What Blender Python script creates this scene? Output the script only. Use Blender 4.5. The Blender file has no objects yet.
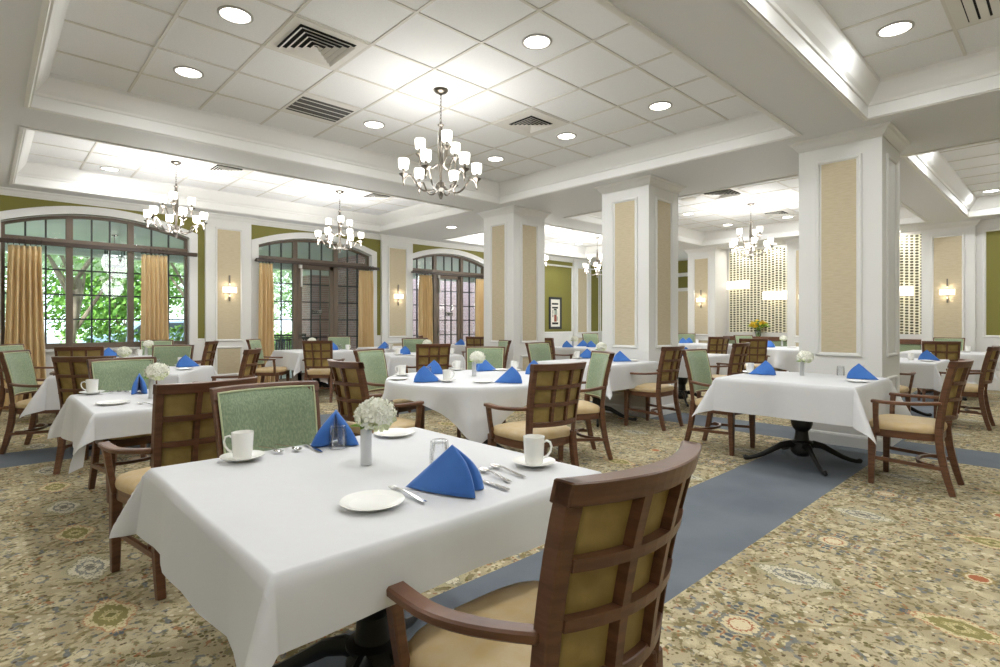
import bpy, bmesh, math, random
from mathutils import Vector, Matrix
R = math.radians
C = bpy.context.scene.collection
sc = bpy.context.scene
random.seed(7)

# ---------------------------------------------------------------- camera
CH = 1.24                                    # eye height, metres
cam = bpy.data.objects.new('camera', bpy.data.cameras.new('camera'))
C.objects.link(cam); sc.camera = cam
cam.location = (0, 0, CH); cam.rotation_euler = (R(90), 0, R(46.6 - 90))
cam.data.sensor_width = 36; cam.data.lens = 19.638
cam.data.shift_y = -0.0108
cam.data.clip_start = 0.05; cam.data.clip_end = 200

# ---------------------------------------------------------------- world, sun, exposure
w = bpy.data.worlds.new('world'); sc.world = w; w.use_nodes = True
bg = w.node_tree.nodes['Background']
bg.inputs[0].default_value = (0.80, 0.90, 1.0, 1); bg.inputs[1].default_value = 3.2
sun = bpy.data.objects.new('sun', bpy.data.lights.new('sun', 'SUN'))
sun.data.energy = 7.0; sun.data.angle = R(3); sun.data.color = (1, .96, .88)
sun.rotation_euler = (R(48), 0, R(-60)); C.objects.link(sun)
sc.view_settings.view_transform = 'Standard'; sc.view_settings.look = 'None'
sc.view_settings.exposure = 0.64; sc.view_settings.gamma = 1.0
sc.view_settings.use_curve_mapping = False
try:
    sc.cycles.use_denoising = True; sc.cycles.max_bounces = 9; sc.cycles.diffuse_bounces = 7
    sc.cycles.glossy_bounces = 3; sc.cycles.transmission_bounces = 5; sc.cycles.transparent_max_bounces = 12
    sc.cycles.sample_clamp_indirect = 6.0; sc.cycles.caustics_reflective = False; sc.cycles.caustics_refractive = False
except Exception: pass

DOWNLIGHT_W = 9.5
CHANDELIER_W = 20.0
CEILING_FILL_W = 26.0
SCONCE_W = .5

# ---------------------------------------------------------------- materials
def lin(c):
    return tuple(((x / 255) / 12.92 if x / 255 <= .04045 else ((x / 255 + .055) / 1.055) ** 2.4) for x in c) + (1,)
def mat(name, rgb, rough=.6, metal=0, noise=None, bump=None, emit=None, spec=.5, trans=0, sheen=0):
    m = bpy.data.materials.new(name); m.use_nodes = True
    nt = m.node_tree; b = nt.nodes['Principled BSDF']
    b.inputs['Base Color'].default_value = lin(rgb); b.inputs['Roughness'].default_value = rough
    b.inputs['Metallic'].default_value = metal; b.inputs['Specular IOR Level'].default_value = spec
    if trans: b.inputs['Transmission Weight'].default_value = trans
    if sheen: b.inputs['Sheen Weight'].default_value = sheen
    if emit:
        b.inputs['Emission Color'].default_value = lin(emit[0]); b.inputs['Emission Strength'].default_value = emit[1]
    tc = None
    if noise or bump:
        tc = nt.nodes.new('ShaderNodeTexCoord')
    if noise:                                # (scale xyz, second rgb, lo, hi)
        mp = nt.nodes.new('ShaderNodeMapping'); mp.inputs['Scale'].default_value = noise[0]
        n = nt.nodes.new('ShaderNodeTexNoise'); n.inputs['Scale'].default_value = 1; n.inputs['Detail'].default_value = 5
        cr = nt.nodes.new('ShaderNodeValToRGB')
        cr.color_ramp.elements[0].position = noise[2]; cr.color_ramp.elements[1].position = noise[3]
        cr.color_ramp.elements[0].color = lin(rgb); cr.color_ramp.elements[1].color = lin(noise[1])
        nt.links.new(tc.outputs['Object'], mp.inputs[0]); nt.links.new(mp.outputs[0], n.inputs['Vector'])
        nt.links.new(n.outputs['Fac'], cr.inputs[0]); nt.links.new(cr.outputs[0], b.inputs['Base Color'])
    if bump:                                 # (scale xyz, strength)
        mp = nt.nodes.new('ShaderNodeMapping'); mp.inputs['Scale'].default_value = bump[0]
        n = nt.nodes.new('ShaderNodeTexNoise'); n.inputs['Scale'].default_value = 1; n.inputs['Detail'].default_value = 3
        bp = nt.nodes.new('ShaderNodeBump'); bp.inputs['Strength'].default_value = bump[1]; bp.inputs['Distance'].default_value = .01
        nt.links.new(tc.outputs['Object'], mp.inputs[0]); nt.links.new(mp.outputs[0], n.inputs['Vector'])
        nt.links.new(n.outputs['Fac'], bp.inputs['Height']); nt.links.new(bp.outputs[0], b.inputs['Normal'])
    return m

TRIMW = mat('white_trim_paint', (219, 218, 215), .52)
SOFFIT = mat('soffit_paint', (215, 216, 217), .7, bump=((60, 60, 60), .04))
TILE = mat('acoustic_tile', (229, 230, 231), .85, noise=((140, 140, 140), (221, 222, 223), .45, .7), bump=((220, 220, 220), .12))
TBAR = mat('ceiling_grid_bar', (206, 203, 196), .5)
OLIVE = mat('olive_wall_paint', (122, 117, 52), .7, bump=((90, 90, 90), .05))
BEIGE = mat('beige_wallcovering', (194, 181, 152), .65, noise=((12, 12, 90), (186, 172, 143), .4, .65), bump=((200, 200, 300), .1))
LINEN = mat('white_tablecloth', (208, 208, 209), .75, noise=((3, 3, 3), (204, 204, 206), .3, .7), bump=((5, 5, 4), .5), sheen=.1)
WOOD = mat('walnut_stained_wood', (112, 76, 54), .34, noise=((9, 9, 60), (86, 56, 40), .35, .68), bump=((30, 30, 160), .03))
SAGE = mat('sage_fabric', (144, 158, 128), .85, noise=((160, 160, 60), (118, 136, 108), .38, .62), bump=((260, 260, 120), .18), sheen=.2)
PIPE = mat('pale_piping', (190, 196, 158), .8)
GOLD = mat('olive_gold_vinyl', (166, 144, 86), .5, noise=((14, 14, 14), (140, 118, 66), .35, .7), bump=((50, 50, 50), .08))
TAN = mat('tan_seat_vinyl', (200, 178, 140), .5, noise=((18, 18, 18), (195, 168, 120), .35, .7), bump=((120, 120, 120), .06))
BLACK = mat('black_cast_iron', (28, 28, 28), .42, bump=((80, 80, 80), .05))
CHINA = mat('white_china', (240, 239, 235), .18)
BLUE = mat('blue_napkin_cloth', (58, 114, 192), .8, noise=((8, 8, 8), (46, 98, 176), .35, .7), bump=((500, 500, 500), .08), sheen=.3)
STEEL = mat('polished_steel', (205, 203, 200), .16, 1)
NICKEL = mat('brushed_nickel', (118, 112, 104), .28, 1)
SILVERV = mat('silver_vase', (204, 205, 206), .28, .75)
PETAL = mat('white_petals', (240, 240, 228), .7, sheen=.2)
PETALG = mat('pale_green_petals', (226, 232, 190), .7)
YELLOWP = mat('yellow_petals', (226, 190, 40), .6)
LEAFP = mat('flower_leaf', (120, 160, 40), .55)
CURT = mat('gold_curtain_cloth', (212, 186, 138), .7, noise=((30, 30, 3), (200, 172, 124), .35, .7), bump=((300, 300, 200), .06), sheen=.3)
FRAME = mat('brown_window_frame', (104, 90, 76), .45)
DKWOOD = mat('dark_curtain_pole', (58, 44, 34), .4)
SHADE = mat('lit_glass_shade', (255, 252, 244), .4, emit=((255, 250, 240), 1.5))
SHADE2 = mat('lit_fabric_shade', (255, 250, 240), .6, emit=((255, 246, 228), .8))
LAMP = mat('lit_downlight', (255, 255, 250), .4, emit=((255, 250, 240), 6.0))
RIMG = mat('downlight_rim', (170, 168, 164), .4)
VENTW = mat('vent_white', (214, 212, 206), .5)
VENTD = mat('vent_cavity_shade', (26, 25, 24), .9)
VENTG = mat('grille_cavity_shade', (62, 59, 52), .6)
MUNT = mat('dark_muntin', (46, 46, 44), .45)
BLACKP = mat('black_plastic', (20, 18, 16), .4)
PAPER = mat('white_mat_board', (232, 228, 216), .8)
BRICKC = (126, 86, 78)

def glassmat(name, tint, gloss=.1, fr=1):
    m = bpy.data.materials.new(name); m.use_nodes = True; nt = m.node_tree
    for n in list(nt.nodes): nt.nodes.remove(n)
    o = nt.nodes.new('ShaderNodeOutputMaterial'); t = nt.nodes.new('ShaderNodeBsdfTransparent'); g = nt.nodes.new('ShaderNodeBsdfGlossy')
    t.inputs[0].default_value = tint; g.inputs['Roughness'].default_value = .02
    f = nt.nodes.new('ShaderNodeFresnel'); f.inputs[0].default_value = 1.5
    mx = nt.nodes.new('ShaderNodeMixShader')
    ad = nt.nodes.new('ShaderNodeMath'); ad.operation = 'MULTIPLY_ADD'; ad.inputs[1].default_value = fr; ad.inputs[2].default_value = gloss
    nt.links.new(f.outputs[0], ad.inputs[0]); nt.links.new(ad.outputs[0], mx.inputs[0])
    nt.links.new(t.outputs[0], mx.inputs[1]); nt.links.new(g.outputs[0], mx.inputs[2]); nt.links.new(mx.outputs[0], o.inputs[0])
    return m
PANE = glassmat('window_pane_glass', (.95, .985, .98, 1), .03)
TUMBLER = glassmat('tumbler_glass', (.975, .98, .985, 1), .03, .5)

# Carpet: mirrored Persian-style repeat with a 1.245 m pitch
def carpet():
    m = bpy.data.materials.new('patterned_carpet'); m.use_nodes = True; nt = m.node_tree
    b = nt.nodes['Principled BSDF']; b.inputs['Roughness'].default_value = .95; b.inputs['Specular IOR Level'].default_value = .1
    N = nt.nodes.new; L = nt.links.new
    tc = N('ShaderNodeTexCoord'); sp = N('ShaderNodeSeparateXYZ'); L(tc.outputs['Object'], sp.inputs[0])
    def M(op, a, b_=None, c=None):
        n = N('ShaderNodeMath'); n.operation = op
        for i, x in enumerate((a, b_, c)):
            if x is None: continue
            if isinstance(x, (int, float)): n.inputs[i].default_value = x
            else: L(x, n.inputs[i])
        return n.outputs[0]
    P = 1.245
    def cell(ox, oy):
        qx = M('SUBTRACT', M('FRACT', M('ADD', M('DIVIDE', M('SUBTRACT', sp.outputs[0], ox), P), 50.5)), .5)
        qy = M('SUBTRACT', M('FRACT', M('ADD', M('DIVIDE', M('SUBTRACT', sp.outputs[1], oy), P), 50.5)), .5)
        return M('MULTIPLY', M('ABSOLUTE', qx), P), M('MULTIPLY', M('ABSOLUTE', qy), P)
    def vec(x, y):
        n = N('ShaderNodeCombineXYZ'); L(x, n.inputs[0]); L(y, n.inputs[1]); return n.outputs[0]
    ax, ay = cell(.39, .95)
    def noise(v, s, d=2, w=0):
        n = N('ShaderNodeTexNoise'); L(v, n.inputs['Vector']); n.inputs['Scale'].default_value = s; n.inputs['Detail'].default_value = d
        n.inputs['Distortion'].default_value = w; return n.outputs['Fac']
    def thr(f, lo, hi):
        n = N('ShaderNodeMapRange'); n.inputs[1].default_value = lo; n.inputs[2].default_value = hi; L(f, n.inputs[0]); return n.outputs[0]
    def band(f, c, wd):                                     # 1 inside |f-c|<wd
        return thr(M('ABSOLUTE', M('SUBTRACT', f, c)), wd, wd * .6)
    def mix(f, a, c2):
        n = N('ShaderNodeMix'); n.data_type = 'RGBA'; L(f, n.inputs[0]); L(a, n.inputs[6])
        if isinstance(c2, tuple): n.inputs[7].default_value = lin(c2)
        else: L(c2, n.inputs[7])
        return n.outputs[2]
    v = vec(ax, ay)
    base = N('ShaderNodeRGB'); base.outputs[0].default_value = lin((178, 166, 136)); col = base.outputs[0]
    col = mix(thr(noise(tc.outputs['Object'], 3.0, 3), .4, .65), col, (160, 147, 116))
    col = mix(thr(noise(v, 9, 4, .6), .50, .60), col, (196, 184, 150))
    col = mix(M('MULTIPLY', thr(noise(v, 19, 4, 1.0), .555, .60), .85), col, (118, 108, 74))
    v2 = vec(M('ADD', ax, 3.3), M('ADD', ay, 1.7)); v3 = vec(M('ADD', ax, 7.9), M('ADD', ay, 5.1)); v4 = vec(M('ADD', ax, 1.2), M('ADD', ay, 9.4))
    col = mix(M('MULTIPLY', thr(noise(v2, 15, 5, 1.0), .585, .63), .8), col, (104, 110, 114))
    col = mix(M('MULTIPLY', thr(noise(v3, 20, 4, .8), .62, .66), .75), col, (156, 100, 66))
    col = mix(M('MULTIPLY', thr(noise(v4, 17, 4, .9), .60, .64), .7), col, (108, 100, 64))
    # stitched buds, coloured by mirrored regions
    reg = noise(v, 3.1, 2, .4); reg2 = noise(v2, 3.6, 2, .4); reg3 = noise(v3, 4.4, 2, .4)
    def buds(scale, lo, hi, vv, pick, lo2, cc, amt, msk=None):
        nonlocal col
        vo = N('ShaderNodeTexVoronoi'); L(vv, vo.inputs['Vector']); vo.inputs['Scale'].default_value = scale; vo.inputs['Randomness'].default_value = .75
        cs_ = N('ShaderNodeSeparateColor'); L(vo.outputs['Color'], cs_.inputs[0])
        f = M('MULTIPLY', thr(vo.outputs['Distance'], hi, lo), thr(cs_.outputs[pick], lo2, lo2+.02))
        if msk is not None: f = M('MULTIPLY', f, msk)
        col = mix(M('MULTIPLY', f, amt), col, cc)
    buds(34, .34, .42, v, 0, .30, (84, 92, 98), .95, thr(reg, .50, .55))
    buds(38, .32, .40, v2, 1, .35, (100, 92, 54), .95, thr(reg2, .50, .54))
    buds(36, .32, .40, v3, 2, .35, (150, 92, 54), .9, thr(reg3, .545, .58))
    buds(44, .26, .34, v, 1, .70, (88, 72, 52), .9)
    buds(40, .24, .30, v2, 2, .86, (146, 62, 46), .9)
    buds(30, .30, .36, v4, 0, .72, (214, 204, 176), .8)
    # faint diagonal trellis
    dg = M('ABSOLUTE', M('SUBTRACT', M('ADD', M('ADD', ax, ay), M('MULTIPLY', M('SUBTRACT', noise(v, 14, 3), .5), .10)), .62))
    col = mix(M('MULTIPLY', thr(dg, .016, .008), .6), col, (124, 112, 74))
    # medallions at the four lattice positions
    def medal(ox, oy, rx, ry, cols, power=1.0):
        nonlocal col
        x, y = cell(ox, oy)
        r = M('ADD', M('POWER', M('DIVIDE', x, rx), power), M('POWER', M('DIVIDE', y, ry), power))
        r = M('ADD', r, M('MULTIPLY', M('SUBTRACT', noise(vec(x, y), 55, 3), .5), 1.1))
        for lim, cc in cols:
            col = mix(thr(r, lim, lim - .05), col, cc)
    medal(.39, .95, .10, .195, [(1.25, (168, 160, 128)), (1.05, (132, 126, 104)), (.9, (202, 194, 168)), (.62, (124, 124, 118)), (.42, (196, 188, 164)), (.2, (112, 108, 98))], 1.2)
    medal(.39, .95 + P / 2, .09, .16, [(1.2, (176, 132, 98)), (1.05, (204, 190, 150)), (.8, (138, 130, 82)), (.35, (192, 178, 132)), (.18, (122, 114, 72))], 1.15)
    medal(.39 + P / 2, .95, .075, .075, [(1.15, (130, 128, 116)), (.9, (204, 190, 154)), (.5, (162, 106, 78)), (.28, (210, 196, 162))], 2)
    medal(.39 + P / 2, .95 + P / 2, .06, .06, [(1.1, (150, 132, 88)), (.75, (208, 194, 158)), (.4, (164, 102, 70))], 2)
    # yarn speckle
    col = mix(M('MULTIPLY', thr(noise(tc.outputs['Object'], 260, 2), .5, .62), .22), col, (90, 80, 60))
    L(col, b.inputs['Base Color'])
    bp = N('ShaderNodeBump'); bp.inputs['Strength'].default_value = .35; bp.inputs['Distance'].default_value = .004
    L(noise(tc.outputs['Object'], 300, 2), bp.inputs['Height']); L(bp.outputs[0], b.inputs['Normal'])
    return m
CARPET = carpet()
STRIP = mat('slate_blue_carpet', (112, 118, 124), .95, noise=((2.2, 2.2, 2.2), (100, 106, 113), .35, .7), bump=((300, 300, 300), .3), spec=.1)

def brickmat(name, c1, c2, mortar, scale, axis):
    m = bpy.data.materials.new(name); m.use_nodes = True; nt = m.node_tree; b = nt.nodes['Principled BSDF']
    b.inputs['Roughness'].default_value = .9
    tc = nt.nodes.new('ShaderNodeTexCoord'); s = nt.nodes.new('ShaderNodeSeparateXYZ'); cm = nt.nodes.new('ShaderNodeCombineXYZ')
    nt.links.new(tc.outputs['Object'], s.inputs[0]); nt.links.new(s.outputs[axis], cm.inputs[0]); nt.links.new(s.outputs[2], cm.inputs[1])
    br = nt.nodes.new('ShaderNodeTexBrick'); nt.links.new(cm.outputs[0], br.inputs[0])
    br.inputs['Color1'].default_value = lin(c1); br.inputs['Color2'].default_value = lin(c2); br.inputs['Mortar'].default_value = lin(mortar)
    br.inputs['Scale'].default_value = scale; br.inputs['Mortar Size'].default_value = .018
    nt.links.new(br.outputs[0], b.inputs['Base Color'])
    return m
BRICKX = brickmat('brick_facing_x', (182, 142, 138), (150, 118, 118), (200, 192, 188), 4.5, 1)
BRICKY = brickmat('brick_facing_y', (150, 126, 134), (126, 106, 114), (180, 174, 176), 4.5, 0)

# patterned screen: columns of olive pebbles on pale strands
def screenmat():
    m = bpy.data.materials.new('pebble_screen'); m.use_nodes = True; nt = m.node_tree; b = nt.nodes['Principled BSDF']
    N = nt.nodes.new; L = nt.links.new; b.inputs['Roughness'].default_value = .35
    tc = N('ShaderNodeTexCoord'); s = N('ShaderNodeSeparateXYZ'); L(tc.outputs['Object'], s.inputs[0])
    def M(op, a, b_=None):
        n = N('ShaderNodeMath'); n.operation = op
        for i, x in enumerate((a, b_)):
            if x is None: continue
            if isinstance(x, (int, float)): n.inputs[i].default_value = x
            else: L(x, n.inputs[i])
        return n.outputs[0]
    yc = M('DIVIDE', s.outputs[1], .086); col = M('FLOOR', yc); fx = M('SUBTRACT', M('FRACT', yc), .5)
    wn = N('ShaderNodeTexWhiteNoise'); wn.noise_dimensions = '1D'; L(col, wn.inputs['W'])
    zc = M('ADD', M('DIVIDE', s.outputs[2], .060), M('MULTIPLY', wn.outputs['Value'], 3)); fz = M('SUBTRACT', M('FRACT', zc), .5)
    r = M('ADD', M('POWER', M('DIVIDE', M('ABSOLUTE', fx), .34), 3.0), M('POWER', M('DIVIDE', M('ABSOLUTE', fz), .36), 3.0))
    wn2 = N('ShaderNodeTexWhiteNoise'); wn2.noise_dimensions = '2D'; cv = N('ShaderNodeCombineXYZ'); L(col, cv.inputs[0]); L(M('FLOOR', zc), cv.inputs[1]); L(cv.outputs[0], wn2.inputs['Vector'])
    cr = N('ShaderNodeValToRGB'); cr.color_ramp.elements[0].color = lin((56, 52, 28)); cr.color_ramp.elements[1].color = lin((108, 100, 64)); L(wn2.outputs['Value'], cr.inputs[0])
    mx = N('ShaderNodeMix'); mx.data_type = 'RGBA'; L(M('LESS_THAN', r, 1.0), mx.inputs[0]); mx.inputs[6].default_value = lin((236, 232, 208)); L(cr.outputs[0], mx.inputs[7])
    L(mx.outputs[2], b.inputs['Base Color'])
    return m
SCREEN = screenmat()

# ---------------------------------------------------------------- mesh builder
class MB:
    def __init__(s): s.v = []; s.f = []; s.m = []; s.cur = 0
    def add(s, vs, fs, M=None):
        o = len(s.v)
        s.v += [tuple(M @ Vector(p)) if M else tuple(p) for p in vs]
        for f in fs: s.f.append(tuple(i + o for i in f)); s.m.append(s.cur)
        return s
    def box(s, a, b, M=None):
        x0, y0, z0 = a; x1, y1, z1 = b
        return s.add([(x0,y0,z0),(x1,y0,z0),(x1,y1,z0),(x0,y1,z0),(x0,y0,z1),(x1,y0,z1),(x1,y1,z1),(x0,y1,z1)],
              [(0,3,2,1),(4,5,6,7),(0,1,5,4),(1,2,6,5),(2,3,7,6),(3,0,4,7)], M)
    def lathe(s, prof, n=16, c=(0,0,0), M=None, cap=True):
        vs = []; fs = []
        for r, z in prof:
            for k in range(n):
                a = 2*math.pi*k/n; vs.append((c[0]+r*math.cos(a), c[1]+r*math.sin(a), c[2]+z))
        for i in range(len(prof)-1):
            for k in range(n):
                k2 = (k+1) % n; fs.append((i*n+k, i*n+k2, (i+1)*n+k2, (i+1)*n+k))
        if cap:
            if prof[0][0] > 1e-6: fs.append(tuple(reversed(range(n))))
            if prof[-1][0] > 1e-6: fs.append(tuple((len(prof)-1)*n+k for k in range(n)))
        return s.add(vs, fs, M)
    def tube(s, pts, rad, n=8, M=None, flat=None):
        pts = [Vector(p) for p in pts]; rs = rad if isinstance(rad, (list, tuple)) else [rad]*len(pts)
        vs = []; fs = []; up = None
        for i, p in enumerate(pts):
            t = (pts[min(i+1, len(pts)-1)] - pts[max(i-1, 0)]).normalized()
            if up is None:
                up = Vector((0,0,1)) if abs(t.z) < .9 else Vector((1,0,0))
            sx = t.cross(up)
            if sx.length < 1e-5: sx = Vector((1,0,0))
            sx.normalize(); u2 = sx.cross(t).normalized(); up = u2
            for k in range(n):
                a = 2*math.pi*(k+.5)/n
                ka, kb = (flat if flat else (1, 1))
                vs.append(p + sx*math.cos(a)*rs[i]*ka + u2*math.sin(a)*rs[i]*kb)
        for i in range(len(pts)-1):
            for k in range(n):
                k2 = (k+1) % n; fs.append((i*n+k, i*n+k2, (i+1)*n+k2, (i+1)*n+k))
        fs.append(tuple(reversed(range(n)))); fs.append(tuple((len(pts)-1)*n+k for k in range(n)))
        return s.add(vs, fs, M)
    def sweep(s, pts, wh, M=None, up=(0,0,1)):               # rectangular section
        pts = [Vector(p) for p in pts]; vs = []; fs = []
        for i, p in enumerate(pts):
            t = (pts[min(i+1, len(pts)-1)] - pts[max(i-1, 0)]).normalized()
            sx = t.cross(Vector(up)).normalized(); u2 = sx.cross(t).normalized()
            w_, h_ = wh[i] if isinstance(wh, list) else wh
            for a, b in ((-1,-1),(1,-1),(1,1),(-1,1)): vs.append(p + sx*a*w_/2 + u2*b*h_/2)
        for i in range(len(pts)-1):
            for k in range(4):
                k2 = (k+1) % 4; fs.append((i*4+k, i*4+k2, (i+1)*4+k2, (i+1)*4+k))
        fs.append((3,2,1,0)); e = (len(pts)-1)*4; fs.append((e,e+1,e+2,e+3))
        return s.add(vs, fs, M)
    def grid(s, nu, nv, fn, M=None, closeu=False):
        vs = [fn(i/(nu if closeu else nu-1), j/(nv-1)) for j in range(nv) for i in range(nu)]; fs = []
        for j in range(nv-1):
            for i in range(nu if closeu else nu-1):
                i2 = (i+1) % nu; fs.append((j*nu+i, j*nu+i2, (j+1)*nu+i2, (j+1)*nu+i))
        return s.add(vs, fs, M)
    def slab(s, nu, nv, fa, fb):                              # solid between two sheets
        o = len(s.v); s.grid(nu, nv, fa); s.grid(nu, nv, fb); n = nu*nv
        def q(a, b, c, d): s.f.append((a+o, b+o, c+o, d+o)); s.m.append(s.cur)
        for i in range(nu-1):
            q(i, i+1, n+i+1, n+i); k = (nv-1)*nu; q(k+i, k+i+1, n+k+i+1, n+k+i)
        for j in range(nv-1):
            q(j*nu, (j+1)*nu, n+(j+1)*nu, n+j*nu); k = nu-1; q(j*nu+k, (j+1)*nu+k, n+(j+1)*nu+k, n+j*nu+k)
        return s
    def ball(s, c, r, n=10, sq=(1,1,1)):
        m = max(4, n//2+1)
        prof = [(r*math.sin(math.pi*i/(m)), -r*math.cos(math.pi*i/(m))) for i in range(m+1)]
        M = Matrix.Translation(c) @ Matrix.Diagonal((*sq, 1)); return s.lathe([(max(a,1e-5), z) for a, z in prof], n, M=M)
    def build(s, name, mats, parent=None, smooth=False, bevel=0, solid=0, fix=True, seg=1):
        me = bpy.data.meshes.new(name); me.from_pydata(s.v, [], s.f); me.update()
        for m_ in (mats if isinstance(mats, (list, tuple)) else [mats]): me.materials.append(m_)
        for p, i in zip(me.polygons, s.m): p.material_index = i
        if fix or bevel:
            bm = bmesh.new(); bm.from_mesh(me)
            bmesh.ops.remove_doubles(bm, verts=bm.verts, dist=1e-5)
            if fix: bmesh.ops.recalc_face_normals(bm, faces=bm.faces)
            if bevel:
                ed = [e for e in bm.edges if len(e.link_faces) == 2 and e.calc_face_angle(0) > R(35)]
                bmesh.ops.bevel(bm, geom=ed, offset=bevel, segments=seg, affect='EDGES', clamp_overlap=True)
            bm.to_mesh(me); bm.free()
        if smooth:
            for p in me.polygons: p.use_smooth = True
            if smooth != 'all':
                try: me.set_sharp_from_angle(angle=R(40))
                except Exception: pass
        o = bpy.data.objects.new(name, me); C.objects.link(o)
        if parent: o.parent = parent
        if solid:
            md = o.modifiers.new('thickness', 'SOLIDIFY'); md.thickness = solid; md.offset = 0
        return o

def thing(name, label, cat, loc=(0,0,0), rot=0, group=None):
    o = bpy.data.objects.new(name, None); C.objects.link(o); o.empty_display_size = .1
    o.location = loc; o.rotation_euler = (0, 0, rot); o['label'] = label; o['category'] = cat
    if group: o['group'] = group
    return o
def tag(o, label, cat, group=None, kind=None):
    o['label'] = label; o['category'] = cat
    if group: o['group'] = group
    if kind: o['kind'] = kind
    return o
def struct(o): o['kind'] = 'structure'; return o
def dup(root, loc, rot, label, group=None):
    r = root.copy(); C.objects.link(r); r.location = loc; r.rotation_euler = (0, 0, rot); r['label'] = label
    if group: r['group'] = group
    for ch in list(root.children):
        c = ch.copy(); C.objects.link(c); c.parent = r
        for g in list(ch.children):
            d = g.copy(); C.objects.link(d); d.parent = c
    return r
_used = {}
def place(key, maker, loc, rot, label, group=None):           # first call uses the prototype itself
    if key not in _used:
        t = maker(); _used[key] = t
        t.location = loc; t.rotation_euler = (0, 0, rot); t['label'] = label
        if group: t['group'] = group
        return t
    return dup(_used[key], loc, rot, label, group)

# ================================================================ ROOM SHELL
ZS, ZT = 3.14, 3.43                                           # soffit and tile heights
X0, X1, Y0, Y1 = -4.6, 16.6, -4.2, 10.4
# ---- floor, cut along the blue carpet strips
xs = [X0, 6.25, 7.0, X1]; ys = [Y0, -4.0, 1.25, 2.0, 6.3, 7.0, Y1]
fl = MB()
for i in range(3):
    for j in range(len(ys)-1):
        fl.cur = 1 if (i == 1 or j in (2, 4)) else 0
        fl.add([(xs[i],ys[j],0),(xs[i+1],ys[j],0),(xs[i+1],ys[j+1],0),(xs[i],ys[j+1],0)], [(0,1,2,3)])
struct(fl.build('floor', [CARPET, STRIP]))

# ---- ceiling: soffit grid with recessed trays
TX = [(-4.2, -.4), (.3, 5.95), (7.63, 12.8)]
TY = [(-3.6, 1.33), (1.95, 6.3), (7.05, 9.9)]
so = MB()
cx = sorted({X0, X1, *[a for t in TX for a in t]}); cy = sorted({Y0, Y1, *[a for t in TY for a in t]})
for i in range(len(cx)-1):
    for j in range(len(cy)-1):
        if (cx[i], cx[i+1]) in TX and (cy[j], cy[j+1]) in TY: continue
        so.add([(cx[i],cy[j],ZS),(cx[i+1],cy[j],ZS),(cx[i+1],cy[j+1],ZS),(cx[i],cy[j+1],ZS)], [(0,1,2,3)])
struct(so.build('ceiling', SOFFIT))
prof = [(-.05,0),(-.05,-.012),(-.02,-.016),(-.012,-.006),(0,-.006),(0,.10),(.012,.105),(.02,.125),(.045,.15),(.09,.215),(.115,.255),(.12,.29)]
nt_ = 0
def ring(mb, x0, x1, y0, y1, prof, z0, M=None):
    vs = []; n = len(prof)
    for dx, dz in prof:
        vs += [(x0+dx,y0+dx,z0+dz),(x1-dx,y0+dx,z0+dz),(x1-dx,y1-dx,z0+dz),(x0+dx,y1-dx,z0+dz)]
    fs = []
    for i in range(n-1):
        for k in range(4): fs.append((i*4+k, i*4+(k+1)%4, (i+1)*4+(k+1)%4, (i+1)*4+k))
    mb.add(vs, fs, M)
for (a, b) in TX:
    for (c_, d) in TY:
        nt_ += 1
        r_ = MB(); ring(r_, a, b, c_, d, prof, ZS); struct(r_.build('trim_%d' % nt_, TRIMW))
        t_ = MB(); xa, xb, ya, yb = a+.10, b-.10, c_+.10, d-.10
        t_.add([(xa,ya,ZT),(xb,ya,ZT),(xb,yb,ZT),(xa,yb,ZT)], [(0,1,2,3)])
        t_.cur = 1
        gx = 2.213 - .61*20
        while gx < xb:
            if gx > xa: t_.box((gx-.011, ya, ZT-.007), (gx+.011, yb, ZT+.002))
            gx += .61
        gy = 3.196 - .61*20 - (.13 if c_ < 0 else 0)
        while gy < yb:
            if gy > ya: t_.box((xa, gy-.011, ZT-.0065), (xb, gy+.011, ZT+.002))
            gy += .61
        struct(t_.build('ceiling_tiles', [TILE, TBAR], fix=False))
# roof slab above everything keeps the sky out
rf = MB(); rf.box((X0-.3, Y0-.3, ZT+.12), (X1+.3, Y1+.3, ZT+.3)); struct(rf.build('ceiling_slab', SOFFIT))

def mould(mb, pts, prof, z, closed=False):
    """run a (out, dz) profile along a horizontal polyline; 'out' is to the left of travel"""
    n = len(pts); P = [Vector((p[0], p[1], 0)) for p in pts]; rows = []
    for i in range(n):
        if closed: a, b = P[i-1], P[(i+1) % n]
        else: a, b = P[max(i-1,0)], P[min(i+1,n-1)]
        d1 = (P[i]-a); d2 = (b-P[i])
        if d1.length < 1e-6: d1 = d2
        if d2.length < 1e-6: d2 = d1
        n1 = Vector((-d1.y, d1.x, 0)).normalized(); n2 = Vector((-d2.y, d2.x, 0)).normalized()
        nn = (n1+n2).normalized(); k = 1/max(.3, nn.dot(n1))
        rows.append([P[i] + nn*k*o_ + Vector((0,0,z+dz)) for o_, dz in prof])
    m_ = len(prof); vs = [v for r in rows for v in r]; fs = []
    for i in range(n if closed else n-1):
        j = (i+1) % n
        for k in range(m_-1): fs.append((i*m_+k, j*m_+k, j*m_+k+1, i*m_+k+1))
    if not closed:
        fs.append(tuple(range(m_))); fs.append(tuple(reversed([(n-1)*m_+k for k in range(m_)])))
    mb.add(vs, fs)
CROWN = [(0,-.10),(.012,-.10),(.016,-.085),(.03,-.07),(.055,-.03),(.075,-.02),(.082,-.008),(.082,0),(0,0)]
BASE = [(0,0),(.018,0),(.018,.10),(.012,.118),(.006,.125),(0,.125)]
RAIL = [(0,-.02),(.012,-.02),(.02,-.008),(.02,.008),(.012,.018),(0,.018)]

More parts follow.
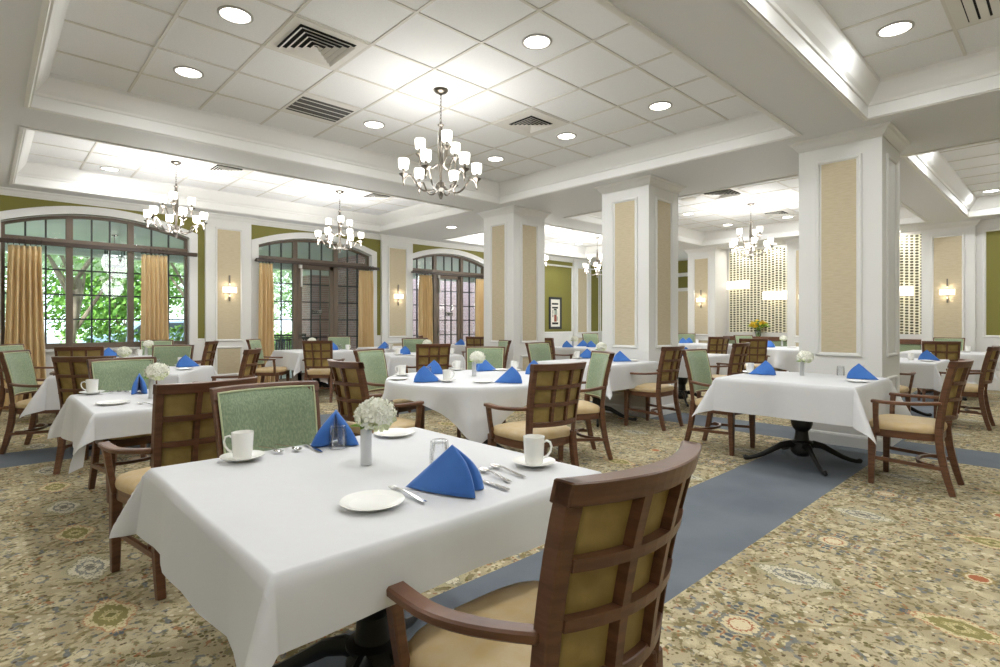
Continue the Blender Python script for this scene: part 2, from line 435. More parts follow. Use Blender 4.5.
def frame_rect(mb, org, ux, n, u0, u1, z0, z1, wd=.035, th=.018):
    """raised picture-frame moulding on a vertical plane. org point, ux unit along, n outward normal"""
    org = Vector(org); ux = Vector(ux); n = Vector(n)
    prof = [(0,0),(0,th*.6),(wd*.25,th),(wd*.7,th*.9),(wd,th*.35),(wd,0)]
    vs = []
    for o_, h in prof:
        for (u, z) in ((u0+o_, z0+o_), (u1-o_, z0+o_), (u1-o_, z1-o_), (u0+o_, z1-o_)):
            vs.append(org + ux*u + n*h + Vector((0,0,z)))
    fs = []
    for i in range(len(prof)-1):
        for k in range(4): fs.append((i*4+k, i*4+(k+1)%4, (i+1)*4+(k+1)%4, (i+1)*4+k))
    mb.add(vs, fs)
def panel(mb, org, ux, n, u0, u1, z0, z1, th=.002):
    org = Vector(org); ux = Vector(ux); n = Vector(n)
    vs = [org+ux*u+n*h+Vector((0,0,z)) for h in (0, th) for (u, z) in ((u0,z0),(u1,z0),(u1,z1),(u0,z1))]
    mb.add(vs, [(0,3,2,1),(4,5,6,7),(0,1,5,4),(1,2,6,5),(2,3,7,6),(3,0,4,7)])

# ---- free-standing columns
def column(x0, y0, x1, y1, label, near=False):
    t = thing('column', label, 'column', (x0, y0, 0), 0)
    w_, d_ = x1-x0, y1-y0
    sh = MB(); sh.box((0,0,0), (w_, d_, ZS)); sh.build('shaft', TRIMW, t)
    cr = MB(); mould(cr, [(0,0),(0,d_),(w_,d_),(w_,0)], CROWN, ZS, True); cr.build('crown_moulding', TRIMW, t)
    ba = MB(); mould(ba, [(0,0),(0,d_),(w_,d_),(w_,0)], BASE, 0, True); ba.build('base_moulding', TRIMW, t)
    faces = [((0,0,0),(0,1,0),(-1,0,0),d_), ((0,0,0),(1,0,0),(0,-1,0),w_), ((w_,0,0),(0,1,0),(1,0,0),d_), ((0,d_,0),(1,0,0),(0,1,0),w_)]
    for fi, (org, ux, n, L_) in enumerate(faces):
        m = .205
        for z0, z1 in ((.94, 2.87), (.30, .66)):
            p = MB(); panel(p, org, ux, n, m+.01, L_-m-.01, z0, z1); plain = near and fi == 1
            o = p.build('wallcovering_panel', TRIMW if plain else BEIGE, t)
            if not plain: o['label'] = 'beige textured inset panel'
            f = MB(); frame_rect(f, org, ux, n, m-.04, L_-m+.04, z0-.04, z1+.04); f.build('panel_moulding', TRIMW, t)
    return t
column(6.29, 1.29, 7.05, 2.03, 'nearest square white column with beige panels, behind right table', True)
column(6.29, 3.83, 7.05, 4.57, 'middle square white column with beige panels')
column(6.29, 6.33, 7.05, 7.06, 'farthest square white column with beige panels, left of the middle column')

# ---- left wall with three arched openings
WN = [(0.16, 2.55), (3.67, 6.04), (7.03, 9.38)]
def arch(x, a, b, zs=2.68, zp=2.90):
    c_ = (a+b)/2; h = (b-a)/2; t = (x-c_)/h; return zs + (zp-zs)*(1-t*t)
wl = MB()
def strip(xa, xb, za0, za1, zb0=None, zb1=None):
    zb0 = za0 if zb0 is None else zb0; zb1 = za1 if zb1 is None else zb1
    vs = [(xa,Y1,za0),(xb,Y1,zb0),(xb,Y1,zb1),(xa,Y1,za1),(xa,Y1+.25,za0),(xb,Y1+.25,zb0),(xb,Y1+.25,zb1),(xa,Y1+.25,za1)]
    wl.add(vs, [(0,1,2,3),(7,6,5,4),(0,4,5,1),(1,5,6,2),(2,6,7,3),(3,7,4,0)])
edges = [X0] + [e for w_ in WN for e in w_] + [X1]
for k in range(0, len(edges), 2): strip(edges[k], edges[k+1], 0, ZT+.1)
for n_, (a, b) in enumerate(WN):
    N_ = 20
    for i in range(N_):
        xa = a+(b-a)*i/N_; xb = a+(b-a)*(i+1)/N_
        strip(xa, xb, arch(xa,a,b), ZT+.1, arch(xb,a,b), ZT+.1)
    if n_ == 0: strip(a, b, 0, .84)
struct(wl.build('wall_left', OLIVE, fix=False))
# white wainscot (below 0.95) on the left wall between openings
k_ = 20
def trim(mb, m=TRIMW, smooth=False):
    global k_
    k_ += 1; return struct(mb.build('trim_%d' % k_, m, smooth=smooth))
wa = MB()
for k in range(0, len(edges), 2):
    wa.box((edges[k], Y1-.015, 0), (edges[k+1], Y1, .96))
wa.box((WN[0][0], Y1-.015, 0), (WN[0][1], Y1, .84))
trim(wa)
# arched casings
for (a, b) in WN:
    cs = MB(); wd = .115; pts = []
    N_ = 24
    for i in range(N_+1):
        x = a+(b-a)*i/N_; pts.append((x, arch(x,a,b)))
    inner = [(a, 0)] + pts + [(b, 0)]
    outer = [(a-wd, 0), (a-wd, arch(a,a,b)+wd*.7)] + [(x, z+wd*1.02) for x, z in pts[1:-1]] + [(b+wd, arch(b,a,b)+wd*.7), (b+wd, 0)]
    n = len(inner); vs = []
    for h in (0, .03):
        vs += [(x, Y1-h, z) for x, z in inner] + [(x, Y1-h, z) for x, z in outer]
    fs = []
    for i in range(n-1):
        fs += [(i, i+1, n+i+1, n+i), (2*n+i, 3*n+i, 3*n+i+1, 2*n+i+1), (n+i, n+i+1, 3*n+i+1, 3*n+i), (i, 2*n+i, 2*n+i+1, i+1)]
    cs.add(vs, fs); trim(cs)
# pilasters on the left wall
def pilaster(org, ux, n, wd, dep, top_h=ZS, panels=((.95, 2.88), (.34, .78)), m=.19, both=False):
    o = MB(); ox, oy = org; u = Vector((*ux, 0)); nn = Vector((*n, 0)); O = Vector((ox, oy, 0))
    vs = [O+u*a+nn*b+Vector((0,0,z)) for z in (0, top_h) for (a, b) in ((0,0),(wd,0),(wd,dep),(0,dep))]
    o.add(vs, [(0,3,2,1),(4,5,6,7),(0,1,5,4),(1,2,6,5),(2,3,7,6),(3,0,4,7)])
    p0, p1, p2, p3 = [O+u*a+nn*b for (a, b) in ((wd,0),(wd,dep),(0,dep),(0,0))]
    pl = [p0, p1, p2, p3]
    # want 'out' on the left of travel
    cr_ = (p1-p0).cross(p2-p1).z
    if cr_ > 0: pl = pl[::-1]
    mould(o, pl, CROWN, top_h); mould(o, pl, BASE, 0)
    org3 = O+nn*dep
    for z0, z1 in panels: frame_rect(o, org3, u, nn, m-.04, wd-m+.04, z0-.04, z1+.04)
    trim(o)
    b = MB()
    for z0, z1 in panels: panel(b, org3, u, nn, m, wd-m, z0, z1)
    trim(b, BEIGE)
pilaster((2.78, Y1), (1,0), (0,-1), .76, .06)
pilaster((6.26, Y1), (1,0), (0,-1), .80, .06)
pilaster((9.52, Y1), (1,0), (0,-1), .80, .06)
pilaster((12.83, Y1), (1,0), (0,-1), .80, .06)
pilaster((-1.0, Y1), (1,0), (0,-1), .80, .06)
# framed olive field with the picture, and narrow beige field
o = MB()
frame_rect(o, (0,Y1,0), (1,0,0), (0,-1,0), 10.36, 12.83, .93, 2.93, .05)
frame_rect(o, (0,Y1,0), (1,0,0), (0,-1,0), 13.7, 14.16, .93, 2.93, .04)
frame_rect(o, (0,Y1,0), (1,0,0), (0,-1,0), 14.2, 15.5, .93, 2.93, .05)
trim(o)
cr = MB(); mould(cr, [(X1, Y1), (X0, Y1)], CROWN, ZS); trim(cr)
wb = MB()
for k in range(0, len(edges), 2): mould(wb, [(edges[k+1]-(.115 if k < 6 else 0), Y1), (edges[k]+(.115 if k else 0), Y1)], BASE, 0)
struct(wb.build('baseboard_left', TRIMW))
r2 = MB(); 
for k in range(0, len(edges), 2): mould(r2, [(edges[k+1]-(.115 if k < 6 else 0), Y1), (edges[k]+(.115 if k else 0), Y1)], RAIL, .95)
trim(r2)

# ---- back wall (x = 13.45) with the alcove, right part olive; opening beyond y>7
XB = 13.45
bw = MB(); bw.box((XB, Y0, 0), (XB+.15, 2.1, ZT+.1)); struct(bw.build('wall_back', TRIMW, fix=False))
o = MB(); panel(o, (XB,0,0), (0,1,0), (-1,0,0), Y0+.2, 1.16, 1.0, 2.93); struct(o.build('wall_back_inset', OLIVE, fix=False))
for q, bb in (('wall_alcove_back', ((XB+.64, 2.1, 0), (XB+.8, 7.0, ZT+.1))), ('wall_alcove_right', ((XB+.15, 1.95, 0), (XB+.8, 2.1, ZT+.1))), ('wall_alcove_left', ((XB, 6.27, 0), (XB+.64, 7.0, ZT+.1)))):
    b2 = MB(); b2.box(*bb); struct(b2.build(q, TRIMW, fix=False))
pilaster((XB, 1.3), (0,1), (-1,0), .8, .06)
pilaster((XB, 6.27), (0,1), (-1,0), .73, .06)
pilaster((XB, 3.83), (0,1), (-1,0), .74, .06)
b2 = MB(); b2.box((XB, 3.83, 0), (XB+.64, 4.57, ZT+.1)); struct(b2.build('wall_alcove_middle', TRIMW, fix=False))
b3 = MB(); b3.box((XB+2.1, 7.0, 0), (XB+2.25, Y1, ZT+.1)); struct(b3.build('wall_far', OLIVE, fix=False))
o = MB(); o.box((XB-.015, Y0, 0), (XB, 1.3, .95)); mould(o, [(XB, 1.3), (XB, Y0)], RAIL, .95)
frame_rect(o, (XB,0,0), (0,1,0), (-1,0,0), Y0+.15, 1.20, .96, 2.97, .05)
mould(o, [(XB, 1.3), (XB, Y0)], CROWN, ZS); trim(o)
o = MB(); mould(o, [(XB, 1.3), (XB, Y0)], BASE, 0); struct(o.build('baseboard_back', TRIMW))
# alcove frame around the screen
o = MB(); o.box((XB+.56, 2.1, .88), (XB+.64, 6.27, 1.0)); o.box((XB+.60, 2.1, 3.08), (XB+.64, 6.27, ZS)); trim(o)
# the patterned screen
for ya, yb_, lb in ((4.62, 6.2, 'pebble-patterned screen above the yellow flowers, left of nearest column'), (2.16, 3.78, 'pebble-patterned screen seen just right of the nearest column')):
    o = MB(); o.box((XB+.60, ya, 1.0), (XB+.635, yb_, 3.07)); tag(o.build('pebble_screen', SCREEN), lb, 'wall screen')
    for k in range(2):                                        # small lamps in the alcove ceiling washing the screen
        yy = ya+(yb_-ya)*(.25+.5*k); f_ = MB(); f_.lathe([(.05,0),(.05,-.006),(.001,-.007)], 18, (XB+.38, yy, ZS)); q_ = f_.build('alcove_spotlight', LAMP)
        tag(q_, 'tiny %s spotlight in the ceiling of the %s alcove' % ('right' if k == 0 else 'left', 'left' if ya > 4 else 'right'), 'ceiling light', 'alcove spotlights')
        l = bpy.data.lights.new('alcove_lamp', 'AREA'); l.shape = 'DISK'; l.size = .09; l.energy = 4; l.color = (1, .98, .94)
        q2 = bpy.data.objects.new('alcove_lamp', l); C.objects.link(q2); q2.location = (XB+.38, yy, ZS-.012)
# right side and rear walls of the room (behind the camera)
o = MB(); o.box((X0-.15, Y0-.15, 0), (X1, Y0, ZT+.1)); struct(o.build('wall_right', OLIVE, fix=False))
o = MB(); o.box((X0-.15, Y0, 0), (X0, Y1+.25, ZT+.1)); struct(o.build('wall_rear', OLIVE, fix=False))

# far door with transom beyond the alcove
DX = XB+2.1
dr = MB(); dr.box((DX-.04, 7.95, 0), (DX, 8.85, 2.2)); d1 = struct(dr.build('door_3', BEIGE))
h = MB(); h.ball((DX-.08, 8.05, 1.0), .03); h.build('door_handle', NICKEL, d1, smooth=True)
o = MB(); o.box((DX-.06, 7.85, 0), (DX, 7.95, 2.75)); o.box((DX-.06, 8.85, 0), (DX, 8.95, 2.75)); o.box((DX-.06, 7.85, 2.2), (DX, 8.95, 2.3)); o.box((DX-.06, 7.85, 2.65), (DX, 8.95, 2.76)); trim(o)

# ---- windows and doors in the arched openings
def window_unit(idx, a, b, is_door, mull):
    zb = .84 if not is_door else 0.0
    yf = Y1+.10; dp = .06; fr = MB(); fw = .055; mu = MB()
    def bar(x0, x1, z0, z1, y0=yf, y1=yf+dp): fr.box((x0,y0,z0),(x1,y1,z1))
    ex = [a] + mull + [b]
    # jambs, mullions
    for x, w2 in [(a+fw/2, fw), (b-fw/2, fw)] + [(m_, .085) for m_ in mull]:
        zt = arch(x, a, b); fr.box((x-w2/2, yf-.01, zb), (x+w2/2, yf+dp+.01, zt))
    # arched head
    N_ = 20
    for i in range(N_):
        xa = a+(b-a)*i/N_; xb = a+(b-a)*(i+1)/N_; za, zc = arch(xa,a,b), arch(xb,a,b)
        vs = [(xa,yf,za-.055),(xb,yf,zc-.055),(xb,yf,zc),(xa,yf,za),(xa,yf+dp,za-.055),(xb,yf+dp,zc-.055),(xb,yf+dp,zc),(xa,yf+dp,za)]
        fr.add(vs, [(0,1,2,3),(7,6,5,4),(0,4,5,1),(3,2,6,7)])
    bar(a, b, 2.41, 2.50, yf-.015, yf+dp+.015)
    if not is_door: bar(a, b, zb, zb+.09)
    # muntins per light
    rows = [2.41-(2.41-.92)*k/4 for k in range(1, 4)]
    if is_door: rows = [2.35-(2.35-.25)*k/6 for k in range(1, 6)]
    for li in range(3):
        xl, xr = ex[li], ex[li+1]; xl += .045; xr -= .045
        door_light = is_door and li == 1
        if is_door and not door_light: bar(xl, xr, 0, .16)
        for k in (1, 2):
            x = xl+(xr-xl)*k/3
            mu.box((x-.011, yf+.012, 2.5), (x+.011, yf+.045, arch(x,a,b)-.03))
            if not door_light: mu.box((x-.011, yf+.012, zb+.05), (x+.011, yf+.045, 2.41))
        if not door_light:
            for z in rows: mu.box((xl, yf+.012, z-.011), (xr, yf+.045, z+.011))
    wnd = struct(fr.build('window_%d' % idx, FRAME, bevel=.003)); mu.build('muntin_grid', MUNT, wnd)
    gl = MB(); gl.box((a+.02, yf+.027, zb), (b-.02, yf+.033, 2.45)); 
    for i in range(N_):
        xa = a+(b-a)*i/N_; xb = a+(b-a)*(i+1)/N_; za, zc = arch(xa,a,b)-.02, arch(xb,a,b)-.02
        gl.add([(xa,yf+.03,2.45),(xb,yf+.03,2.45),(xb,yf+.03,zc),(xa,yf+.03,za)], [(0,1,2,3)])
    if is_door:
        gl = MB()
        for li in (0, 2): gl.box((ex[li]+.03, yf+.027, .1), (ex[li+1]-.03, yf+.033, 2.45))
        for i in range(N_):
            xa = a+(b-a)*i/N_; xb = a+(b-a)*(i+1)/N_; za, zc = arch(xa,a,b)-.02, arch(xb,a,b)-.02
            gl.add([(xa,yf+.03,2.45),(xb,yf+.03,2.45),(xb,yf+.03,zc),(xa,yf+.03,za)], [(0,1,2,3)])
    gl.build('window_pane', PANE, wnd, fix=False)
    if is_door:
        xl, xr = mull[0]+.05, mull[1]-.05; df = MB(); dm = MB(); s_ = .085
        y0, y1 = yf, yf+.045
        df.box((xl,y0,.01),(xl+s_,y1,2.40)); df.box((xr-s_,y0,.01),(xr,y1,2.40)); df.box((xl,y0,.01),(xr,y1,.25)); df.box((xl,y0,2.30),(xr,y1,2.40))
        for k in (1, 2):
            x = xl+s_+(xr-xl-2*s_)*k/3; dm.box((x-.011,y0+.008,.25),(x+.011,y1-.01,2.3))
        for z in rows: dm.box((xl+s_,y0+.008,z-.011),(xr-s_,y1-.01,z+.011))
        dd = struct(df.build('door_%d' % (idx-1), FRAME, bevel=.003)); dm.build('muntin_grid', MUNT, dd)
        g = MB(); g.box((xl+s_-.01,y0+.02,.24),(xr-s_+.01,y0+.025,2.31)); g.build('door_pane', PANE, dd, fix=False)
        hn = MB(); hn.tube([(xl+.045,y0-.002,1.02),(xl+.045,y0-.05,1.02)], .009); hn.tube([(xl+.045,y0-.05,1.02),(xl+.15,y0-.055,1.02)], .009)
        hn.box((xl+.02,y0-.006,.93),(xl+.07,y0,1.14)); hn.build('door_handle', NICKEL, dd, smooth=True)
        cl = MB(); cl.box((xl+.01,y0-.05,2.31),(xl+.07,y0,2.40)); cl.box((xl+.05, y0-.05, 1.95), (xl+.075, y0, 2.3)); cl.build('door_closer', VENTW, dd)
        sx = (xl+xr)/2 + (.02)
        sg = MB(); sg.box((sx-.10, y0-.012, 1.405), (sx+.10, y0, 1.495)); sg.cur = 1
        fr2 = .006; sg.box((sx-.096, y0-.0135, 1.409), (sx+.096, y0-.0125, 1.414)); sg.box((sx-.096, y0-.0135, 1.486), (sx+.096, y0-.0125, 1.491))
        s3 = sg.build('door_sign', [BLACKP, PAPER])
        tag(s3, 'small black sign with white text on the %s glazed door' % ('second' if idx == 2 else 'third'), 'sign')
        tx = bpy.data.curves.new('sign_text', 'FONT'); tx.body = 'NOT AN EXIT'; tx.size = .032; tx.align_x = 'CENTER'; tx.align_y = 'CENTER'; tx.extrude = .0008
        tob = bpy.data.objects.new('sign_text_curve', tx); C.objects.link(tob)
        bpy.context.view_layer.update()
        me = bpy.data.meshes.new_from_object(tob.evaluated_get(bpy.context.evaluated_depsgraph_get()))
        bpy.data.objects.remove(tob)
        to = bpy.data.objects.new('lettering', me); C.objects.link(to); me.materials.clear(); me.materials.append(PAPER)
        to.parent = s3; to.location = (sx, y0-.0135, 1.45); to.rotation_euler = (R(90), 0, 0); to['label'] = 'white lettering'
    # casing reveal (white jamb lining)
    jb = MB(); t = .012
    jb.box((a-.001, Y1-.03, zb), (a+t, yf, arch(a,a,b))); jb.box((b-t, Y1-.03, zb), (b+.001, yf, arch(b,a,b)))
    for i in range(N_):
        xa = a+(b-a)*i/N_; xb = a+(b-a)*(i+1)/N_; za, zc = arch(xa,a,b), arch(xb,a,b)
        jb.add([(xa,Y1-.03,za-t),(xb,Y1-.03,zc-t),(xb,yf,zc-t),(xa,yf,za-t)], [(0,1,2,3)])
    if not is_door: jb.box((a-.06, Y1-.07, zb-.03), (b+.06, yf, zb+.006))
    trim(jb)
window_unit(1, .16, 2.55, False, [.94, 1.72])
window_unit(2, 3.67, 6.04, True, [4.42, 5.27])
window_unit(3, 7.03, 9.38, True, [7.80, 8.62])

# ---- curtain poles and curtains
def pole(xa, xb, label):
    o = MB(); o.box((xa, Y1-.20, 2.355), (xb, Y1-.145, 2.415))
    t = tag(o.build('curtain_pole', DKWOOD, bevel=.006), label, 'curtain pole', 'dark curtain poles')
    for x in (xa+.04, xb-.04):
        b = MB(); b.box((x-.015, Y1-.15, 2.37), (x+.015, Y1, 2.40)); b.build('bracket', DKWOOD, t)
def curtain(xa, xb, label, flare=.05, seed=0):
    rnd = random.Random(seed); nf = max(4, int(round((xb-xa)/.065))); ztop = 2.33
    ph = [rnd.uniform(-.35, .35) for _ in range(nf+2)]; am = [rnd.uniform(.75, 1.2) for _ in range(nf+2)]
    yc = Y1-.172
    def fn(u, v):
        z = ztop*(1-v)+.02*v; sp = flare*(v**1.3)
        x = xa-sp+(xb-xa+2*sp)*u
        q = u*nf; i = int(min(q, nf-.001)); a = am[i]*(1-(q-i))+am[i+1]*(q-i)
        A = (.022+.030*min(1, v*6))*a
        top = math.exp(-v*40)
        y = yc+A*math.sin(2*math.pi*q+ph[i]*(q-i)*(1-(q-i))*4*v) + .008*math.sin(9*v+i)
        x += .012*math.sin(2*math.pi*q*2)*(1-top)
        return (x, y, z)
    o = MB(); o.grid(nf*14, 26, fn)
    t = tag(o.build('curtain', CURT, smooth='all', solid=.004, fix=False), label, 'curtain', 'gold pleated curtains')
    for k in range(nf+1):
        x = xa+(xb-xa)*k/nf; r_ = MB()
        r_.tube([(x, yc+.047*math.cos(a), 2.385+.047*math.sin(a)) for a in [2*math.pi*j/14 for j in range(15)]], .005, 6)
        r_.build('curtain_ring', DKWOOD, t, smooth=True)
pole(.05, 2.62, 'dark wooden curtain pole across the left window')
pole(3.58, 6.12, 'dark wooden curtain pole across the second window')
pole(6.98, 9.46, 'dark wooden curtain pole across the third window')
curtain(.24, .60, 'gold curtain hanging at the left end of the left window', .07, 1)
curtain(1.82, 2.18, 'gold curtain hanging at the right end of the left window', .03, 2)
curtain(3.64, 3.88, 'gold curtain hanging at the left edge of the second window doors', .04, 3)
curtain(5.66, 5.97, 'gold curtain hanging at the right edge of the second window doors', .03, 4)
curtain(7.16, 7.50, 'gold curtain hanging at the left edge of the third window doors', .03, 5)
curtain(8.86, 9.27, 'gold curtain hanging at the right edge of the third window doors, beside far column', .03, 6)

# ================================================================ CEILING FITTINGS
def mk_downlight():
    t = thing('recessed_downlight', '', 'ceiling light')
    a = MB(); a.lathe([(.118,0),(.118,-.006),(.10,-.009),(.098,0)], 28, cap=False); a.build('rim', RIMG, t, smooth=True)
    b = MB(); b.lathe([(.0001,-.003),(.098,-.003)], 28, cap=False); b.build('lens', LAMP, t, fix=False)
    return t
def downlight(x, y, z, label, w=None):
    t = place('dl', mk_downlight, (x, y, z), 0, label, 'recessed ceiling downlights')
    l = bpy.data.lights.new('downlight_lamp', 'AREA'); l.shape = 'DISK'; l.size = .19; l.energy = DOWNLIGHT_W if w is None else w; l.color = (.96, .985, 1)
    o = bpy.data.objects.new('downlight_lamp', l); C.objects.link(o); o.location = (x, y, z-.012)
Zt = ZT-.001
downlight(1.298, 4.11, Zt, 'round recessed downlight, topmost one at the left of the main ceiling')
downlight(1.298, 5.33, Zt, 'round recessed downlight at the far left corner of the main tray ceiling')
downlight(3.128, 2.89, Zt, 'round recessed downlight, top centre of the main tray ceiling')
downlight(3.128, 5.33, Zt, 'round recessed downlight left of the central chandelier')
downlight(4.958, 2.89, Zt, 'round recessed downlight, rightmost in the main tray ceiling')
downlight(4.958, 4.11, Zt, 'round recessed downlight beyond the small square ceiling diffuser')
downlight(4.958, 5.33, Zt, 'round recessed downlight just right of the central chandelier')
downlight(1.298, 9.45, Zt, 'round recessed downlight in the left window tray, left of the chandelier')
downlight(4.93, .93, Zt, 'large recessed downlight in the top right ceiling tray')
downlight(12.14, .98, Zt, 'small recessed downlight at the far right edge')
downlight(10.27, 5.36, Zt, 'recessed downlight just right of the middle column top')
downlight(12.07, 5.36, Zt, 'recessed downlight left of the chandelier before the patterned screen')
downlight(12.07, 4.11, Zt, 'recessed downlight right of the chandelier before the patterned screen')
downlight(11.99, 9.5, Zt, 'recessed downlight right of the far column top')
downlight(6.74, 8.53, ZS-.001, 'small recessed downlight in the soffit left of the far column', 5)
for x, y in ((8.45, 5.36), (8.45, 2.9), (12.07, 2.9), (10.27, 2.9), (3.13, .93), (1.3, .93), (1.3, -1.5), (4.93, -1.5), (-2.3, 1.0), (-2.3, -1.5), (-2.3, 4.1), (-2.3, 8.5), (8.5, .93), (8.5, -1.5), (12.1, -1.5), (8.5, 9.5), (1.298, 2.89)):
    downlight(x, y, Zt, 'recessed downlight in a ceiling tray outside the photographed view')

def mk_diff(n, size, label):
    def f():
        t = thing('air_diffuser', label, 'ceiling vent')
        p = MB(); p.box((-.295,-.295,-.012),(.295,.295,0)); p.build('face_plate', VENTW, t)
        b = MB(); s_ = size; b.box((-s_,-s_,-.014),(s_,s_,-.012)); b.build('cavity_shade', VENTD, t)['label'] = 'dark sheet standing for the shaded opening behind the blades'  # shade of the hollow painted as a dark sheet
        for k in range(n):
            r1 = s_-(s_/n)*k-.004; r0 = r1-.026; v = MB()
            ring(v, -r1, r1, -r1, r1, [(0,-.034),(.002,-.036),(.026,-.018),(.026,-.015)], 0); v.build('blade_ring', VENTW, t)
        return t
    return f
place('d1', mk_diff(5, .225, ''), (1.90, 4.11, ZT), 0, 'large square stepped air diffuser at top left of the main ceiling')
place('d2', mk_diff(5, .17, ''), (4.35, 4.11, ZT), 0, 'small square air diffuser right of the central chandelier')
dup(_used['d1'], (9.05, 4.11, ZT), 0, 'square air diffuser right of the middle column, left of far chandelier')
dup(_used['d2'], (11.46, 4.11, ZT), 0, 'square air diffuser just right of the far chandelier')
dup(_used['d2'], (2.5, 8.3, ZT), 0, 'square air diffuser right of the left window chandelier')
dup(_used['d2'], (4.92, 8.3, ZT), 0, 'square air diffuser above the second window chandelier')
dup(_used['d2'], (9.1, 8.5, ZT), 0, 'square air diffuser beyond the far column top')
def grille(x, y, n, ln, wd, along, mbd, label, sw=.0045):
    t = thing('return_grille', label, 'ceiling vent', (x, y, ZT), along)
    p = MB(); p.box((-.295,-.295,-.010),(.295,.295,0)); p.build('face_plate', VENTW, t)
    b = MB(); b.box((-ln,-wd,-.012),(ln,wd,-.010)); b.build('cavity_shade', mbd, t)  # dark sheet painted for the shade between the slats
    for k in range(n):
        yy = -wd+2*wd*(k+.5)/n; v = MB(); v.box((-ln,yy-sw,-.016),(ln,yy+sw,-.0115)); v.build('slat', VENTW, t)
grille(2.50, 5.33, 4, .27, .21, R(0), VENTG, 'grey slatted return grille left of the central chandelier')
grille(4.95, .32, 7, .24, .22, R(0), VENTD, 'white slotted air grille at the top right corner', .024)
def disc(x, y, z, r, label, name, cat):
    o = MB(); o.lathe([(r,0),(r,-.012),(r*.85,-.02),(.001,-.022)], 24, (x,y,z)); tag(o.build(name, VENTW, smooth=True), label, cat)
disc(9.05, 4.72, ZT, .13, 'round flat speaker cover in ceiling right of the middle column', 'ceiling_speaker', 'speaker')
disc(4.98, 9.5, ZT, .10, 'round white smoke detector near the second window chandelier', 'smoke_detector', 'smoke detector')

# ---- chandelier
def mk_chandelier():
    t = thing('chandelier', '', 'chandelier')                 # origin at the canopy on the tiles
    o = MB(); o.lathe([(.001,-.05),(.012,-.05),(.018,-.04),(.05,-.03),(.068,-.012),(.07,0)], 20); o.build('canopy', NICKEL, t, smooth=True)
    ch = MB(); z = -.05; k = 0
    while z > -.305:
        a = [2*math.pi*j/12 for j in range(13)]
        if k % 2: ch.tube([(.009*math.cos(q), 0, z-.017+.02*math.sin(q)) for q in a], .0028, 5)
        else: ch.tube([(0, .009*math.cos(q), z-.017+.02*math.sin(q)) for q in a], .0028, 5)
        z -= .031; k += 1
    ch.build('chain', NICKEL, t, smooth=True)
    st = MB(); st.lathe([(.001,-.30),(.012,-.305),(.012,-.325),(.03,-.33),(.03,-.337),(.018,-.345),(.017,-.37),(.024,-.42),(.030,-.50),(.029,-.60),(.022,-.70),(.015,-.80),(.014,-.86),(.03,-.87),(.045,-.89),(.045,-.93),(.03,-.945),(.02,-.96),(.026,-.985),(.018,-1.005),(.010,-1.03),(.001,-1.035)], 16)
    st.build('stem', NICKEL, t, smooth=True)
    def arm(ang, r, z0, zc, sag):
        a_ = MB(); ca, sa = math.cos(ang), math.sin(ang)
        def P(q, z_): return (q*ca, q*sa, z_)
        pts = [P(.03, z0), P(.07, z0-sag*.8), P(r*.42, z0-sag), P(r*.62, z0-sag*.35), P(r*.80, zc+.005), P(r*.93, zc-.008), P(r, zc-.05)]
        # smooth the curve
        out = []
        for i in range(len(pts)-1):
            p0 = Vector(pts[max(i-1,0)]); p1 = Vector(pts[i]); p2 = Vector(pts[i+1]); p3 = Vector(pts[min(i+2,len(pts)-1)])
            for s_ in range(4):
                q = s_/4; out.append(.5*((2*p1)+(p2-p0)*q+(2*p0-5*p1+4*p2-p3)*q*q+(3*p1-p0-3*p2+p3)*q**3))
        out.append(Vector(pts[-1])); a_.tube(out, .0085, 8)
        ao = a_.build('arm', NICKEL, t, smooth=True)
        c_ = MB(); c_.lathe([(.001,-.095),(.006,-.09),(.006,-.075),(.010,-.07),(.010,-.02),(.014,-.012),(.045,.012),(.046,.016),(.012,.018),(.010,.05),(.02,.056),(.02,.062)], 14, P(r, zc)); c_.build('lamp_cup', NICKEL, ao, smooth=True)
        s2 = MB(); s2.lathe([(.026,.058),(.040,.062),(.046,.082),(.050,.12),(.049,.155),(.045,.155),(.045,.12),(.041,.082),(.026,.066)], 18, P(r, zc)); s2.build('lamp_shade', SHADE, ao, smooth=True)['label'] = 'lit white glass shade'
    view = math.atan2(-.7266, -.687)
    for k in range(6): arm(view-R(16)+R(60)*k, .345, -.90, -.83, .06)
    for k in range(3): arm(view+R(22)+R(120)*k, .20, -.70, -.61, .03)
    return t
def chandelier(x, y, label, up=1.0):
    place('ch', mk_chandelier, (x, y, ZT), 0, label, 'nine-light chandeliers')
    l = bpy.data.lights.new('chandelier_glow', 'POINT'); l.energy = CHANDELIER_W*(.5+.5*up); l.shadow_soft_size = .30; l.color = (.96, .985, 1)
    o = bpy.data.objects.new('chandelier_glow', l); C.objects.link(o); o.location = (x, y, ZT-1.04)
    # added fill: an upward disc lamp that brightens the ceiling above
    l = bpy.data.lights.new('ceiling_fill', 'AREA'); l.shape = 'DISK'; l.size = .74; l.energy = CEILING_FILL_W*up; l.color = (1, .98, .96)
    o = bpy.data.objects.new('ceiling_fill', l); C.objects.link(o); o.location = (x, y, ZT-.90); o.rotation_euler = (math.pi, 0, 0)
chandelier(3.12, 4.11, 'nearest nickel chandelier, hanging from the middle of the main ceiling', .32)
chandelier(1.90, 8.43, 'nickel chandelier hanging in front of the left window', .8)
chandelier(4.30, 8.43, 'nickel chandelier hanging in front of the second window', .8)
chandelier(10.25, 4.12, 'nickel chandelier hanging before the patterned screen')
chandelier(11.45, 8.47, 'small far nickel chandelier seen just left of the middle column')
chandelier(9.0, 8.47, 'nickel chandelier mostly hidden behind the far column')
